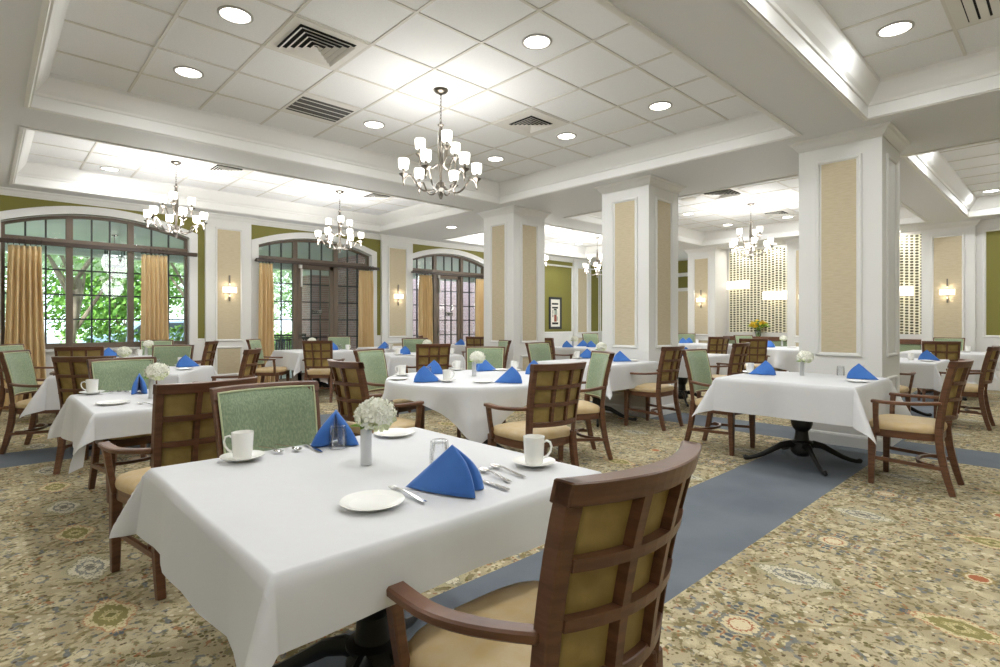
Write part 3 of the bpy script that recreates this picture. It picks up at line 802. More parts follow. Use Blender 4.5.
for x, y, q in ((3.13, -1.1, 'right of the camera'), (-2.3, -1.1, 'behind the camera'), (-2.3, 4.1, 'left of the camera'), (-2.3, 8.43, 'at the left rear windows'), (10.2, -1.1, 'far right of the camera')):  # unseen chandeliers, added as fill light around the camera
    chandelier(x, y, 'added nickel chandelier %s, outside the photographed view' % q)

# ---- wall sconces
def mk_sconce():
    t = thing('wall_sconce', '', 'wall light')                # local -y faces the room
    b = MB(); b.box((-.012,-.03,-.20),(.012,-.012,.26)); b.box((-.03,-.012,-.05),(.03,0,.05)); b.build('back_bar', NICKEL, t)
    s_ = MB()
    def hr(u, v):
        a = math.pi*u; return (.115*math.cos(a), -.03-.075*math.sin(a), -.055+.11*v)
    s_.grid(17, 3, hr); s_.build('lamp_shade', SHADE2, t, smooth='all', solid=.004, fix=False)['label'] = 'lit white half-round shade'
    r_ = MB()
    for z in (-.06, .06): r_.tube([(.118*math.cos(math.pi*k/16), -.03-.078*math.sin(math.pi*k/16), z) for k in range(17)], .0045, 6)
    r_.build('shade_rim', NICKEL, t, smooth=True)
    f = MB(); f.ball((0,-.035,-.08), .014); f.ball((0,-.035,.08), .012); f.build('finial', NICKEL, t, smooth=True)
    return t
def sconce(x, y, z, rot, label):
    place('sc', mk_sconce, (x, y, z), rot, label, 'wall sconces')
    nx, ny = math.sin(rot), -math.cos(rot)
    for dz in (.09, -.09):
        l = bpy.data.lights.new('sconce_glow', 'POINT'); l.energy = SCONCE_W; l.shadow_soft_size = .03; l.color = (1, .88, .72)
        o = bpy.data.objects.new('sconce_glow', l); C.objects.link(o); o.location = (x+nx*.06, y+ny*.06, z+dz)
sconce(3.16, Y1-.064, 1.82, 0, 'half-round wall sconce between the left and second windows')
sconce(6.66, Y1-.064, 1.82, 0, 'half-round wall sconce between the second and third windows')
sconce(XB-.064, 6.63, 1.82, R(-90), 'half-round wall sconce left of the patterned screen')
sconce(XB-.064, 4.20, 1.82, R(-90), 'half-round wall sconce just left of the nearest column, between the screens')
sconce(XB-.064, 1.70, 1.82, R(-90), 'half-round wall sconce at far right, beside the olive wall')
def mk_drum():
    t = thing('drum_wall_lamp', '', 'wall light')
    b = MB(); b.box((-.1,-.02,-.06),(.1,0,.06)); b.build('back_plate', NICKEL, t)
    s_ = MB()
    s_.grid(21, 3, lambda u, v: (.29*math.cos(math.pi*u), -.02-.14*math.sin(math.pi*u), -.11+.22*v)); s_.build('lamp_shade', SHADE2, t, smooth='all', solid=.004, fix=False)
    r_ = MB()
    for z in (-.11, .11): r_.tube([(.292*math.cos(math.pi*k/20), -.02-.142*math.sin(math.pi*k/20), z) for k in range(21)], .004, 6)
    r_.build('shade_rim', NICKEL, t, smooth=True)
    return t
for y, z, lb in ((5.96, 2.2, 'wide white drum lamp, upper left on the patterned screen'), (5.06, 1.9, 'wide white drum lamp, lower right on the patterned screen'), (2.62, 1.9, 'wide white drum lamp on the screen right of nearest column')):
    place('drum', mk_drum, (XB+.60, y, z), R(-90), lb, 'drum lamps on the screen')
    l = bpy.data.lights.new('drum_glow', 'POINT'); l.energy = .8; l.shadow_soft_size = .05; l.color = (1, .92, .8)
    o = bpy.data.objects.new('drum_glow', l); C.objects.link(o); o.location = (XB+.52, y, z)

# ---- framed picture
t = thing('framed_picture', 'narrow black framed picture with white mat on the far olive wall', 'picture', (12.03, Y1, 1.52))
o = MB(); ring(o, -.27, .27, -.46, .46, [(0,0),(0,.03),(.06,.03),(.065,.012)], 0, Matrix.Rotation(R(90), 4, 'X')); o.build('frame', BLACKP, t)
o = MB(); o.box((-.21,-.010,-.40),(.21,-.004,.40)); o.build('mat_board', PAPER, t)
inks = [mat('ink_grey', (150,160,150), .8), mat('ink_dark', (44,42,38), .8), mat('ink_rust', (140,76,60), .8)]
o = MB()
for (x0,z0,x1,z1,m_) in ((-.15,.24,.13,.29,1),(-.14,.13,.12,.18,1),(-.06,.08,.06,.12,1),(-.12,-.02,-.09,.09,1),(-.12,-.12,-.09,-.04,1),(-.04,-.05,.08,.08,0),(-.05,-.25,.06,-.05,2),(.07,-.22,.11,-.10,0),(-.14,-.33,.13,-.27,1)):
    o.cur = m_; o.box((x0,-.0125,z0),(x1,-.0105,z1))
o.build('printed_image', inks, t)

# ================================================================ FURNITURE
def yb(z):                                                    # back-post centre line, side view
    return -.185 - .030*max(0,(z-.45)/.5) - .060*max(0,(z-.45)/.5)**2
def halfw(z): return   .208 + .021*max(0,(z-.45)/.5)
BOW = .064
def bp(u, z, off):                                            # u in -1..1
    return (u*halfw(z), yb(z) - BOW*(1-u*u) + off, z)
def bslab(mb, u0, u1, z0, z1, y0, y1, nu=9, nv=3):
    f = lambda off: (lambda u, v: bp(u0+(u1-u0)*u, z0+(z1-z0)*v, off))
    mb.slab(nu, nv, f(y0), f(y1))
ZB0, ZB1 = .53, .965
def mk_chair():
    t = thing('dining_armchair', '', 'chair')
    # seat cushion
    def rim(a, k):
        ca, sa = math.cos(a), math.sin(a); n = 4.2
        r = (abs(ca)**n+abs(sa)**n)**(-1/n); x, y = ca*r, sa*r
        return x*(.252+.016*y)*k, .02+y*.222*k+.012*k*(1-x*x)*(1 if y > 0 else 0)
    s_ = MB(); lv = [(.94,.425),(1.0,.432),(1.015,.45),(1.0,.468),(.95,.482),(.80,.492),(.5,.498),(.2,.50),(.001,.50)]
    N_ = 40; vs = []
    for k, z in lv:
        for i in range(N_): x, y = rim(2*math.pi*i/N_, k); vs.append((x, y, z))
    fs = [tuple(reversed(range(N_)))]
    for j in range(len(lv)-1):
        for i in range(N_): fs.append((j*N_+i, j*N_+(i+1)%N_, (j+1)*N_+(i+1)%N_, (j+1)*N_+i))
    s_.add(vs, fs); s_.build('seat', TAN, t, smooth=True)['label'] = 'tan padded seat'
    # seat rail following the seat outline
    r_ = MB(); vs = []
    for (k, z) in ((.86,.375),(.985,.375),(.985,.428),(.86,.428)):
        for i in range(N_): x, y = rim(2*math.pi*i/N_, k); vs.append((x, y, z))
    fs = []
    for j in range(4):
        for i in range(N_): fs.append((j*N_+i, j*N_+(i+1)%N_, ((j+1)%4)*N_+(i+1)%N_, ((j+1)%4)*N_+i))
    r_.add(vs, fs); r_.box((-.2,-.18,.40),(.2,.2,.424)); r_.build('seat_rail', WOOD, t, smooth=True)
    for sx in (-1, 1):
        l = MB(); l.sweep([(sx*.238,.212,0),(sx*.238,.208,.2),(sx*.236,.204,.425)], [(.036,.036),(.044,.044),(.052,.052)], up=(0,1,0)); l.build('leg', WOOD, t, bevel=.004)
        l = MB(); pts = [(sx*.205, -.275, 0), (sx*.202, -.246, .1), (sx*.199, -.222, .2), (sx*.196, -.204, .3), (sx*.194, -.194, .4), (sx*.193, yb(.47)-.008, .47)]
        l.sweep(pts, [(.036,.038),(.038,.042),(.040,.046),(.040,.048),(.040,.048),(.038,.046)], up=(0,1,0)); l.build('leg', WOOD, t, bevel=.004)
        # arm
        a_ = MB(); pts = []
        for i in range(11):
            q = i/10; y = .200-(.200+.205)*q; x = sx*(.290 + .006*math.sin(math.pi*q) - .082*max(0,(q-.35)/.65)**1.7); z = .645 - .008*math.sin(math.pi*q) + .012*q
            pts.append((x, y, z))
        a_.sweep(pts, [(.050-.012*(i/10), .024) for i in range(11)]); a_.build('armrest', WOOD, t, bevel=.005, smooth=True)
        p = MB(); p.sweep([(sx*.252,.172,.40),(sx*.272,.176,.52),(sx*.290,.172,.636)], [(.030,.036),(.028,.034),(.030,.038)], up=(0,1,0)); p.build('arm_post', WOOD, t, bevel=.004)
        st = MB(); st.sweep([(sx*.237,.205,.205),(sx*.212,-.218,.185)], (.018,.026)); st.build('stretcher', WOOD, t)
    st = MB(); st.sweep([(.21*math.cos(math.pi*k/14), -.13+.13*math.sin(math.pi*k/14)-.04, .20) for k in range(15)], (.020,.022)); st.build('curved_stretcher', WOOD, t)
    # back frame
    f = MB()
    for sx in (-1, 1):
        u0, u1 = (.875, 1.0) if sx > 0 else (-1.0, -.875); bslab(f, u0, u1, .44, .965, -.021, .017, 2, 8)
    bslab(f, -1.0, 1.0, .918, ZB1, -.0245, .0245, 17, 3); bslab(f, -.88, .88, ZB0, .565, -.02, .02, 13, 2)
    fo = f.build('back_frame', WOOD, t, bevel=.003)
    g = MB()
    for uc in (-.29, .29): bslab(g, uc-.048, uc+.048, .56, .922, -.024, .0, 2, 6)
    for zc in (.683, .803): bslab(g, -.88, .88, zc-.013, zc+.013, -.0245, .0, 11, 2)
    g.build('back_lattice', WOOD, t)
    p = MB(); bslab(p, -.88, .88, .56, .922, 0, .006, 15, 5); p.build('rear_panel', GOLD, t)['label'] = 'olive gold padded panel behind the lattice'
    c_ = MB()
    def cf(u, v):
        uu = -.90+1.8*u; z = .555+.388*v; e = min(1, 6*min(u, 1-u))**.5*min(1, 6*min(v, 1-v))**.5
        return bp(uu, z, .0245+.020*e)
    def cb(u, v): return bp(-.90+1.8*u, .555+.388*v, .005)
    c_.slab(17, 13, cb, cf); co = c_.build('back_cushion', SAGE, t, smooth=True); co['label'] = 'sage green upholstered front of the back'
    pts = []
    for k in range(8): pts.append(bp(-.905+1.81*k/8, .552, .026))
    for k in range(8): pts.append(bp(.905, .552+.393*k/8, .026))
    for k in range(8): pts.append(bp(.905-1.81*k/8, .945, .026))
    for k in range(9): pts.append(bp(-.905, .945-.393*k/8, .026))
    pp = MB(); pp.tube(pts, .0045, 5); pp.build('piping', PIPE, co, smooth=True)
    return t
CHAIRS = [
 (.962,.893,90,'nearest armchair with wooden lattice back, at the foreground table'),
 (.915,2.20,-90,'sage-fronted armchair at the far side of the foreground table'),
 (.74,3.12,98,'lattice-backed armchair overlapping the left edge of the foreground table'),
 (.83,4.82,-80,'sage-fronted armchair behind the left table with mug and saucer'),
 (.75,5.85,57,'lattice-backed armchair facing the turned table by the left window'),
 (.46,7.02,-28,'sage-fronted armchair at the far left edge, arms toward a white cloth'),
 (1.55,7.42,-122,'sage-fronted armchair behind the turned table by the left window'),
 (1.82,6.14,148,'lattice-backed armchair at the right side of the turned window table'),
 (.86,8.2,78,'lattice-backed armchair in front of the table against the left window'),
 (.44,9.15,-38,'sage-fronted armchair beside the left window curtain'),
 (2.25,9.1,150,'lattice-backed armchair below the right curtain of the left window'),
 (1.9,9.82,-112,'sage-fronted armchair partly hidden, under the left window right curtain'),
 (2.91,2.71,80,'lattice-backed armchair at the near side of the round central table'),
 (2.18,3.65,0,'lattice-backed armchair at the left side of the round central table'),
 (3.0,4.77,-67,'sage-fronted armchair at the far left side of the round central table'),
 (4.0,4.50,-137,'sage-fronted armchair directly behind the white flowers on the round table'),
 (4.0,3.22,148,'sage-fronted armchair turned sideways, right of the round central table'),
 (5.86,3.52,90,'lattice-backed armchair in front of the middle column'),
 (5.60,4.88,-90,'sage-fronted armchair left of the middle column, at its table'),
 (5.30,2.42,-90,'sage-fronted armchair at the left side of the table by nearest column'),
 (5.22,.88,90,'lattice-backed armchair at the right side of the table by nearest column'),
 (4.40,6.05,65,'lattice-backed armchair in front of the turned table before the far column'),
 (5.42,7.80,-115,'sage-fronted armchair behind the turned table before the far column'),
 (5.70,6.30,155,'armchair seen side-on just left of the far column'),
 (5.72,8.55,93,'lattice-backed armchair standing below the second wall sconce'),
 (3.47,9.25,-42,'sage-fronted armchair beside the left curtain of the second window'),
 (3.92,8.28,50,'lattice-backed armchair in front of the second window doors'),
 (5.1,9.95,-110,'sage-fronted armchair backing on to the second window doors'),
 (7.76,6.75,0,'armchair mostly hidden behind the far column, right side'),
 (11.4,8.5,-115,'tiny sage-fronted armchair seen just left of the middle column'),
 (12.85,6.7,-140,'tiny sage-fronted armchair seen just right of the middle column'),
 (7.5,3.42,90,'lattice-backed armchair at the near side of the table right of middle column'),
 (10.7,5.1,60,'small lattice-backed armchair left of the yellow flowers'),
 (9.95,4.0,30,'lattice-backed armchair before the round table by the patterned screen'),
 (10.35,2.85,50,'armchair mostly hidden behind the left edge of the nearest column'),
 (12.1,4.85,-120,'sage-fronted armchair right below the patterned screen'),
 (8.60,.96,90,'lattice-backed armchair at the right edge of the photo'),
 (7.80,1.62,0,'armchair half hidden behind the nearest column, on its right'),
 (10.65,1.45,12,'lattice-backed armchair facing away to the far right table'),
 (12.65,1.62,180,'sage-fronted armchair below the far right sconce'),
 (7.3,8.4,50,'lattice-backed armchair in front of the third window doors'),
 (7.05,9.5,-35,'sage-fronted armchair beside the left curtain of the third window'),
]
for x, y, hd, lb in CHAIRS:
    place('chair', mk_chair, (x, y, 0), R(hd-90), lb, 'dining armchairs')

# ---- tables
def table_base(t):
    c_ = MB(); c_.lathe([(.001,.055),(.055,.06),(.075,.075),(.09,.10),(.088,.13),(.072,.15),(.07,.17),(.088,.178),(.088,.19),(.06,.20),(.055,.24),(.052,.28),(.075,.31),(.086,.345),(.088,.38),(.078,.42),(.06,.43),(.05,.44),(.05,.66),(.06,.68),(.11,.695),(.11,.71)], 24)
    c_.build('pedestal', BLACK, t, smooth=True)
    for k in range(4):
        a = R(38+90*k); ca, sa = math.cos(a), math.sin(a); l = MB()
        P = [(.04,.15,.030),(.10,.165,.030),(.17,.150,.026),(.25,.105,.022),(.33,.062,.019),(.40,.036,.017),(.445,.026,.017),(.475,.030,.022),(.49,.024,.015)]
        l.tube([(r*ca, r*sa, z) for r, z, _ in P], [q for _, _, q in P], 8, flat=(.85, 1.1)); l.build('leg', BLACK, t, smooth=True)
def mk_sq():
    t = thing('dining_table', '', 'table'); o = MB(); o.box((-.53,-.53,.712),(.53,.53,.748)); o.build('tabletop', WOOD, t, bevel=.006); table_base(t); return t
def mk_rd():
    t = thing('round_dining_table', '', 'table'); o = MB(); o.lathe([(.77,.712),(.77,.748)], 48); o.build('tabletop', WOOD, t); table_base(t); return t
def axis(a, lo, hi):
    pts = [-a-lo*(1-k/9) for k in range(9)]
    pts += [-a-.022, -a-.010, -a-.004, -a, -a+.006]; pts += [-a+.006+(2*a-.012)*k/14 for k in range(1, 14)]
    pts += [a-.006, a, a+.004, a+.010, a+.022]; pts += [a+hi*(k/9) for k in range(1, 10)]
    return sorted(set(round(p, 5) for p in pts))
def mk_cloth(rd, a, ov, seed):
    rnd = random.Random(seed); p1, p2, p3 = [rnd.uniform(0, 6.28) for _ in range(3)]
    mb = MB(); zt = .7515
    if rd:
        n = 76; h = ov[0]; xs_ = [-h+2*h*i/(n-1) for i in range(n)]; ys_ = xs_
    else: xs_ = axis(a, ov[0], ov[1]); ys_ = axis(a, ov[2], ov[3])
    def P(x, y):
        if rd:
            r = math.hypot(x, y)
            if r <= a: return (x, y, zt)
            rho = r-a; ca, sa = x/r, y/r; th = math.atan2(y, x)
            am = min(1, rho/.25); f = .14+.17*am*math.sin(10*th+p1)+.07*am*math.sin(17*th+p2)
            off = rho*max(.02, f)+.012*(1-math.exp(-rho/.012)); dz = rho*math.sqrt(max(.1, 1-max(.02, f)**2))
            return (ca*(a+off), sa*(a+off), zt-dz)
        qx = max(-a, min(a, x)); qy = max(-a, min(a, y)); dx, dy = x-qx, y-qy; rho = math.hypot(dx, dy)
        if rho < 1e-6:
            return (x, y, zt + .0012*math.sin(7*x+p1)*math.sin(6*y+p2))
        s2 = 2*abs(dx*dy)/(rho*rho)
        along = (qy if abs(dx) > abs(dy) else qx)
        lim = (ov[0] if dx < 0 else ov[1]) if abs(dx) > abs(dy) else (ov[2] if dy < 0 else ov[3])
        f = .07 + .06*math.sin(8.5*along+p1+(2 if abs(dx) > abs(dy) else 0)) + .03*math.sin(19*along+p2)
        # the side sheet leans out toward the corner fold
        e = max(0, abs(along)/a-.55)/.45; f = f*(1-.6*e) + .10*e
        if s2 > 0: f = f*(1-s2) + s2*(.10+.40*s2)
        off = rho*f; k = 1.5*(1-math.exp(-rho/.012)); dz = math.sqrt(max(1e-8, rho*rho-off*off))
        ux, uy = dx/rho, dy/rho
        return (qx+ux*(off+.010*k), qy+uy*(off+.010*k), zt-dz + .004*(1-k)*0)
    if rd:
        nr, na = 26, 160; h = ov[0]; vs = []
        rr = [.02+(a-.03)*k/8 for k in range(9)]+[a-.004, a]
        for j in range(nr+1):
            for i in range(na):
                th = 2*math.pi*i/na; n8 = 14; R_ = h/((abs(math.cos(th))**n8+abs(math.sin(th))**n8)**(1/n8))
                q = (j-len(rr)+1)/(nr-len(rr)+1); r_ = rr[j] if j < len(rr) else a+(R_-a)*q**1.3
                vs.append(P(r_*math.cos(th), r_*math.sin(th)))
        fs = [(j*na+i, j*na+(i+1)%na, (j+1)*na+(i+1)%na, (j+1)*na+i) for j in range(nr) for i in range(na)] + [tuple(reversed(range(na)))]
        mb.add(vs, fs); return mb.build('tablecloth', LINEN, smooth='all', fix=False)
    nx, ny = len(xs_), len(ys_)
    vs = [P(x, y) for y in ys_ for x in xs_]; fs = [(j*nx+i, j*nx+i+1, (j+1)*nx+i+1, (j+1)*nx+i) for j in range(ny-1) for i in range(nx-1)]
    mb.add(vs, fs)
    return mb.build('tablecloth', LINEN, smooth='all', fix=False)
TABLES = {
 'T1': (.935,1.60,0,0,(.21,.22,.14,.14),'the large foreground table'),
 'T2': (.96,4.16,0,0,(.28,.2,.14,.15),'the left table with the lone mug'),
 'T3': (3.2,3.72,6,1,(.885,),'the round central table'),
 'T4': (5.28,1.68,0,0,(.29,.29,.33,.29),'the table before nearest column'),
 'T5': (5.64,4.18,0,0,(.29,.22,.29,.29),'the table before middle column'),
 'T6': (1.155,6.6,-31,0,(.27,.27,.3,.3),'the turned table by left window'),
 'T7': (1.35,9.05,0,0,(.3,.3,.3,.3),'the table against left window'),
 'T9': (4.96,7.06,-24,0,(.3,.3,.3,.3),'the turned table before far column'),
 'T10': (4.28,9.27,0,0,(.3,.3,.3,.3),'the table at second window doors'),
 'T11': (5.92,9.27,0,0,(.3,.3,.3,.3),'the table right of second window doors'),
 'T13': (8.8,6.8,0,0,(.3,.3,.3,.3),'the far table under the picture'),
 'T15': (12.1,6.0,0,0,(.3,.3,.3,.3),'the far table before left screen sconce'),
 'T16': (7.85,4.2,0,0,(.3,.3,.3,.3),'the table right of middle column'),
 'T17': (11.3,3.75,0,1,(1.12,),'the round table by patterned screen'),
 'T18': (8.75,1.7,0,0,(.3,.3,.3,.3),'the table right of nearest column'),
 'T19': (11.65,1.5,0,0,(.3,.3,.3,.3),'the far right table'),
 'T20': (8.05,9.15,0,0,(.3,.3,.3,.3),'the table at third window doors'),
}
for i, (k, (x, y, rt, rd, ov, ph)) in enumerate(TABLES.items()):
    place('rd' if rd else 'sq', mk_rd if rd else mk_sq, (x, y, 0), R(rt), 'dark pedestal table under the white cloth of %s' % ph, 'cloth-covered dining tables')
    c_ = mk_cloth(rd, .77 if rd else .53, ov, i)
    c_.location = (x, y, 0); c_.rotation_euler = (0, 0, R(rt))
    tag(c_, 'white tablecloth draped over %s' % ph, 'tablecloth', 'white tablecloths')

# ================================================================ TABLEWARE
ZC = .7535
def mk_mug():
    t = thing('coffee_mug', '', 'mug')
    o = MB(); o.lathe([(.001,.0),(.027,.0),(.030,.004),(.0335,.03),(.0365,.088),(.0365,.092),(.0335,.092),(.031,.03),(.026,.008),(.001,.007)], 28); o.build('body', CHINA, t, smooth=True)
    h = MB(); h.tube([(.034,0,.074),(.044,0,.080),(.056,0,.076),(.061,0,.062),(.057,0,.044),(.047,0,.030),(.034,0,.022)], .0052, 8, flat=(1.2,.8)); h.build('handle', CHINA, t, smooth=True)
    return t
def mk_saucer():
    o = MB(); o.lathe([(.001,.004),(.03,.004),(.032,.002),(.036,.002),(.05,.009),(.072,.017),(.0735,.019),(.071,.0195),(.05,.0125),(.03,.0085),(.001,.008)], 32)
    return tag(o.build('saucer', CHINA, smooth=True), '', 'saucer')
def mk_plate():
    o = MB(); o.lathe([(.001,.003),(.05,.003),(.052,.0),(.058,.0),(.06,.003),(.078,.009),(.086,.012),(.087,.0135),(.085,.0145),(.078,.0125),(.064,.0075),(.058,.006),(.001,.006)], 36)
    for v_i, v in enumerate(o.v): pass
    return tag(o.build('side_plate', CHINA, smooth=True), '', 'plate')
def mk_glass():
    o = MB(); n = 32; prof = [(.026,.088,0),(.029,.086,1),(.031,.06,1),(.033,.03,1),(.0325,.004,.3),(.0325,0,0),(.029,0,0),(.029,.03,0),(.027,.06,0),(.024,.078,0),(.001,.078,0)]
    vs = []; fs = []
    for r, z, fl_ in prof:
        for k in range(n): a = 2*math.pi*k/n; rr = r+(.0011 if k % 2 else -.0011)*fl_; vs.append((rr*math.cos(a), rr*math.sin(a), z))
    for i in range(len(prof)-1):
        for k in range(n): fs.append((i*n+k, i*n+(k+1)%n, (i+1)*n+(k+1)%n, (i+1)*n+k))
    fs.append(tuple(range(n))); o.add(vs, fs); return tag(o.build('water_tumbler', TUMBLER, smooth=True), '', 'glass')
def mk_napkin(fx=.082, fy=.046, tx=-.145):
    # pyramid fold: apex A, tail T on the -x side, two feet on the +x side
    A = Vector((0,0,.135)); T = Vector((tx,0,.003)); o = MB()
    for sy in (-1, 1):
        F = Vector((fx, sy*fy, .002))
        def outer(u, v, off=0):
            e0 = A.lerp(T, v); e1 = A.lerp(F, v); bulge = .020*math.sin(math.pi*v)
            e1 = e1 + Vector((bulge, sy*bulge*.6, 0)); p = e0.lerp(e1, u)
            p = p + Vector((0, sy*(.010*math.sin(math.pi*u)*v), 0)); p.z = max(p.z, .002); return tuple(p)
        o.grid(13, 13, outer)
        # rolled edge and inner folded leaves
        G = Vector((.030, sy*.012, .003))
        def inner(u, v):
            e1 = A.lerp(F, v)+Vector((.020*math.sin(math.pi*v), sy*.6*.020*math.sin(math.pi*v), 0)); g = A.lerp(G, v)
            p = e1.lerp(g, u); p += Vector((.016*math.sin(math.pi*u)*min(1, v*3), -sy*.004*math.sin(math.pi*u), 0)); p.z = max(p.z, .002); return tuple(p)
        o.grid(9, 13, inner)
        H = Vector((-.02, sy*.030, .003))
        def inner2(u, v):
            g = A.lerp(G, v); h_ = A.lerp(H, v); p = g.lerp(h_, u); p.z = max(p.z, .002); return tuple(p)
        o.grid(5, 9, inner2)
    b = o.build('folded_napkin', BLUE, smooth=True, solid=.0022, fix=False); return tag(b, '', 'napkin')
def floret(mb, c, n, s_, rnd):
    n = n.normalized(); a = n.orthogonal().normalized(); b = n.cross(a); ph = rnd.uniform(0, 6.28)
    for k in range(4):
        t1 = ph+k*math.pi/2; d = a*math.cos(t1)+b*math.sin(t1); e = a*math.cos(t1+math.pi/2)+b*math.sin(t1+math.pi/2)
        mb.add([c, c+d*s_*.55+e*s_*.38+n*s_*.22, c+d*s_+n*s_*.30, c+d*s_*.55-e*s_*.38+n*s_*.22], [(0,1,2,3)])
def mk_vase(big=True, seed=3):
    def f():
        rnd = random.Random(seed); t = thing('flower_vase', '', 'vase of flowers')
        v = MB(); v.lathe([(.001,0),(.019,0),(.0195,.004),(.0195,.128),(.0175,.128),(.0170,.01),(.001,.01)], 24); v.build('vase', SILVERV, t, smooth=True)
        fl_ = MB(); cc = Vector((.024,-.020,.172)); n_ = 170
        for k in range(n_):
            z = 1-2*(k+.5)/n_; r = math.sqrt(1-z*z); a = k*2.39996; n = Vector((r*math.cos(a), r*math.sin(a), z))
            fl_.cur = 1 if (n.z < -.3 and rnd.random() < .6) else 0
            rad = .050*(1+rnd.uniform(-.12, .14)); floret(fl_, cc+Vector((n.x*rad*1.15, n.y*rad*1.15, n.z*rad*.85)), n+Vector((rnd.uniform(-.3,.3), rnd.uniform(-.3,.3), rnd.uniform(-.3,.3))), .020+rnd.uniform(-.003,.005), rnd)
        fl_.cur = 0; fl_.ball(cc, .040, 12, (1.1,1.1,.85))
        fl_.build('flower_head', [PETAL, PETALG], t, fix=False)['label'] = 'round white hydrangea head'
        lf = MB()
        for a in (2.4, 3.9, 5.3):
            d = Vector((math.cos(a), math.sin(a), 0)); s2 = Vector((-d.y, d.x, 0)); b0 = Vector((0,0,.126))
            lf.add([b0, b0+d*.03+s2*.014+Vector((0,0,.014)), b0+d*.062+Vector((0,0,.004)), b0+d*.03-s2*.014+Vector((0,0,.014))], [(0,1,2,3)])
        lf.tube([(0,0,.08),(.012,-.008,.125)], .004, 6); lf.build('leaves', LEAFP, t, fix=False)
        return t
    return f
def mk_spoon():
    o = MB()                                                  # lies along +x, bowl at x=0
    n = 12; vs = [(0,0,.0025)]; fs = []
    rings = 4
    for j in range(1, rings+1):
        for k in range(n):
            a = 2*math.pi*k/n; q = j/rings; vs.append((.024*q*math.cos(a)*(1 if math.cos(a) < 0 else 1.1), .0155*q*math.sin(a), .0025+.006*q*q))
    for k in range(n): fs.append((0, 1+k, 1+(k+1)%n))
    for j in range(rings-1):
        for k in range(n): fs.append((1+j*n+k, 1+j*n+(k+1)%n, 1+(j+1)*n+(k+1)%n, 1+(j+1)*n+k))
    o.add(vs, fs); o.sweep([(.022,0,.008),(.045,0,.011),(.09,0,.007),(.13,0,.0045),(.152,0,.004)], [(.007,.003),(.005,.003),(.007,.0025),(.013,.002),(.011,.002)])
    return tag(o.build('spoon', STEEL, smooth=True, solid=.0012, fix=False), '', 'spoon')
def mk_fork():
    o = MB()
    for y in (-.0085,-.0028,.0028,.0085): o.sweep([(-.034,y,.007),(-.015,y,.004),(.004,y*.95,.006)], (.0028,.002))
    o.sweep([(.002,0,.006),(.014,0,.008),(.026,0,.010)], [(.021,.002),(.017,.002),(.006,.003)]); o.sweep([(.024,0,.010),(.06,0,.009),(.11,0,.005),(.145,0,.004)], [(.006,.003),(.006,.0025),(.012,.002),(.013,.002)])
    return tag(o.build('fork', STEEL, smooth=True, fix=False), '', 'fork')
def mk_knife():
    o = MB(); o.sweep([(-.09,0,.003),(-.05,0,.003),(0,0,.003)], [(.006,.0014),(.015,.0016),(.014,.002)]); o.sweep([(0,0,.003),(.03,0,.004),(.11,0,.004)], [(.009,.004),(.010,.005),(.014,.004)])
    return tag(o.build('knife', STEEL, smooth=True, fix=False), '', 'knife')

cT, sT = math.cos(R(46.6)), math.sin(R(46.6))
def px(u, v, z=ZC):                                           # floor position below a point seen on a table top
    d = 545.5*(z-CH)/(322.7-v); t = (u-500)/545.5; return d*(cT+t*sT), d*(sT-t*cT)
ITEMS = {}                                                    # table -> list of (kind, x, y, rot, own label or None)
def it(tb, kind, x, y, rot=0, lb=None): ITEMS.setdefault(tb, []).append([kind, x, y, rot, lb])
_nr = random.Random(11)
def ip(tb, kind, u, v, rot=0, lb=None):
    x, y = px(u, v)
    if kind == 'napkin':                                      # the long folded face looks roughly toward the camera side
        va = math.degrees(math.atan2(y, x)); rot = va-90+_nr.uniform(-22, 22)+(180 if rot < -80 else 0) if rot != 999 else va+180
    it(tb, kind, x, y, rot, lb)
# foreground table
it('T1','saucer',.665,2.03,0,'white saucer under the mug at the left of the foreground table')
it('T1','mug',.665,2.03,150,'white mug at the left of the foreground table, handle left')
it('T1','spoon',.80,2.055,96,'teaspoon nearest the left mug on the foreground table')
it('T1','spoon',.865,2.04,97,'teaspoon between another spoon and a knife, behind the foreground table centre')
it('T1','knife',.925,2.03,86,'table knife at the far side of the foreground table')
it('T1','opennapkin',1.03,2.05,-122,'blue napkin folded behind a tumbler at the far side of foreground table')
it('T1','glass',1.0,1.975,0,'upturned fluted tumbler standing in front of the far blue napkin')
it('T1','vase',.955,1.68,0,'silver vase with white hydrangea in the middle of the foreground table')
it('T1','plate',1.29,2.03,0,'white side plate right of the hydrangea, far edge of foreground table')
it('T1','glass',1.125,1.49,0,'upturned fluted tumbler behind the large right blue napkin')
it('T1','napkin',.978,1.235,-58,'largest blue pyramid napkin, near the front of the foreground table')
it('T1','plate',.755,1.295,0,'white side plate nearest the camera on the foreground table')
it('T1','fork',.868,1.35,-92,'table fork beside the nearest white side plate')
it('T1','knife',1.105,1.24,-92,'table knife between the large blue napkin and two spoons')
it('T1','spoon',1.185,1.33,-100,'left spoon of the pair beside the right mug')
it('T1','spoon',1.245,1.34,-96,'right spoon of the pair, closest to the right mug')
it('T1','saucer',1.36,1.27,0,'white saucer under the mug at the right corner of foreground table')
it('T1','mug',1.36,1.27,-62,'white mug at the right corner of the foreground table, handle right')
# left table
ip('T2','saucer',92,394); ip('T2','mug',92,394,180); ip('T2','plate',113,404)
for u, r_ in ((111,95),(119,95),(127,95)): ip('T2','spoon',u,392.5,r_)
ip('T2','vase',152,398); ip('T2','napkin',139,393,999); ip('T2','fork',141,404,-70)
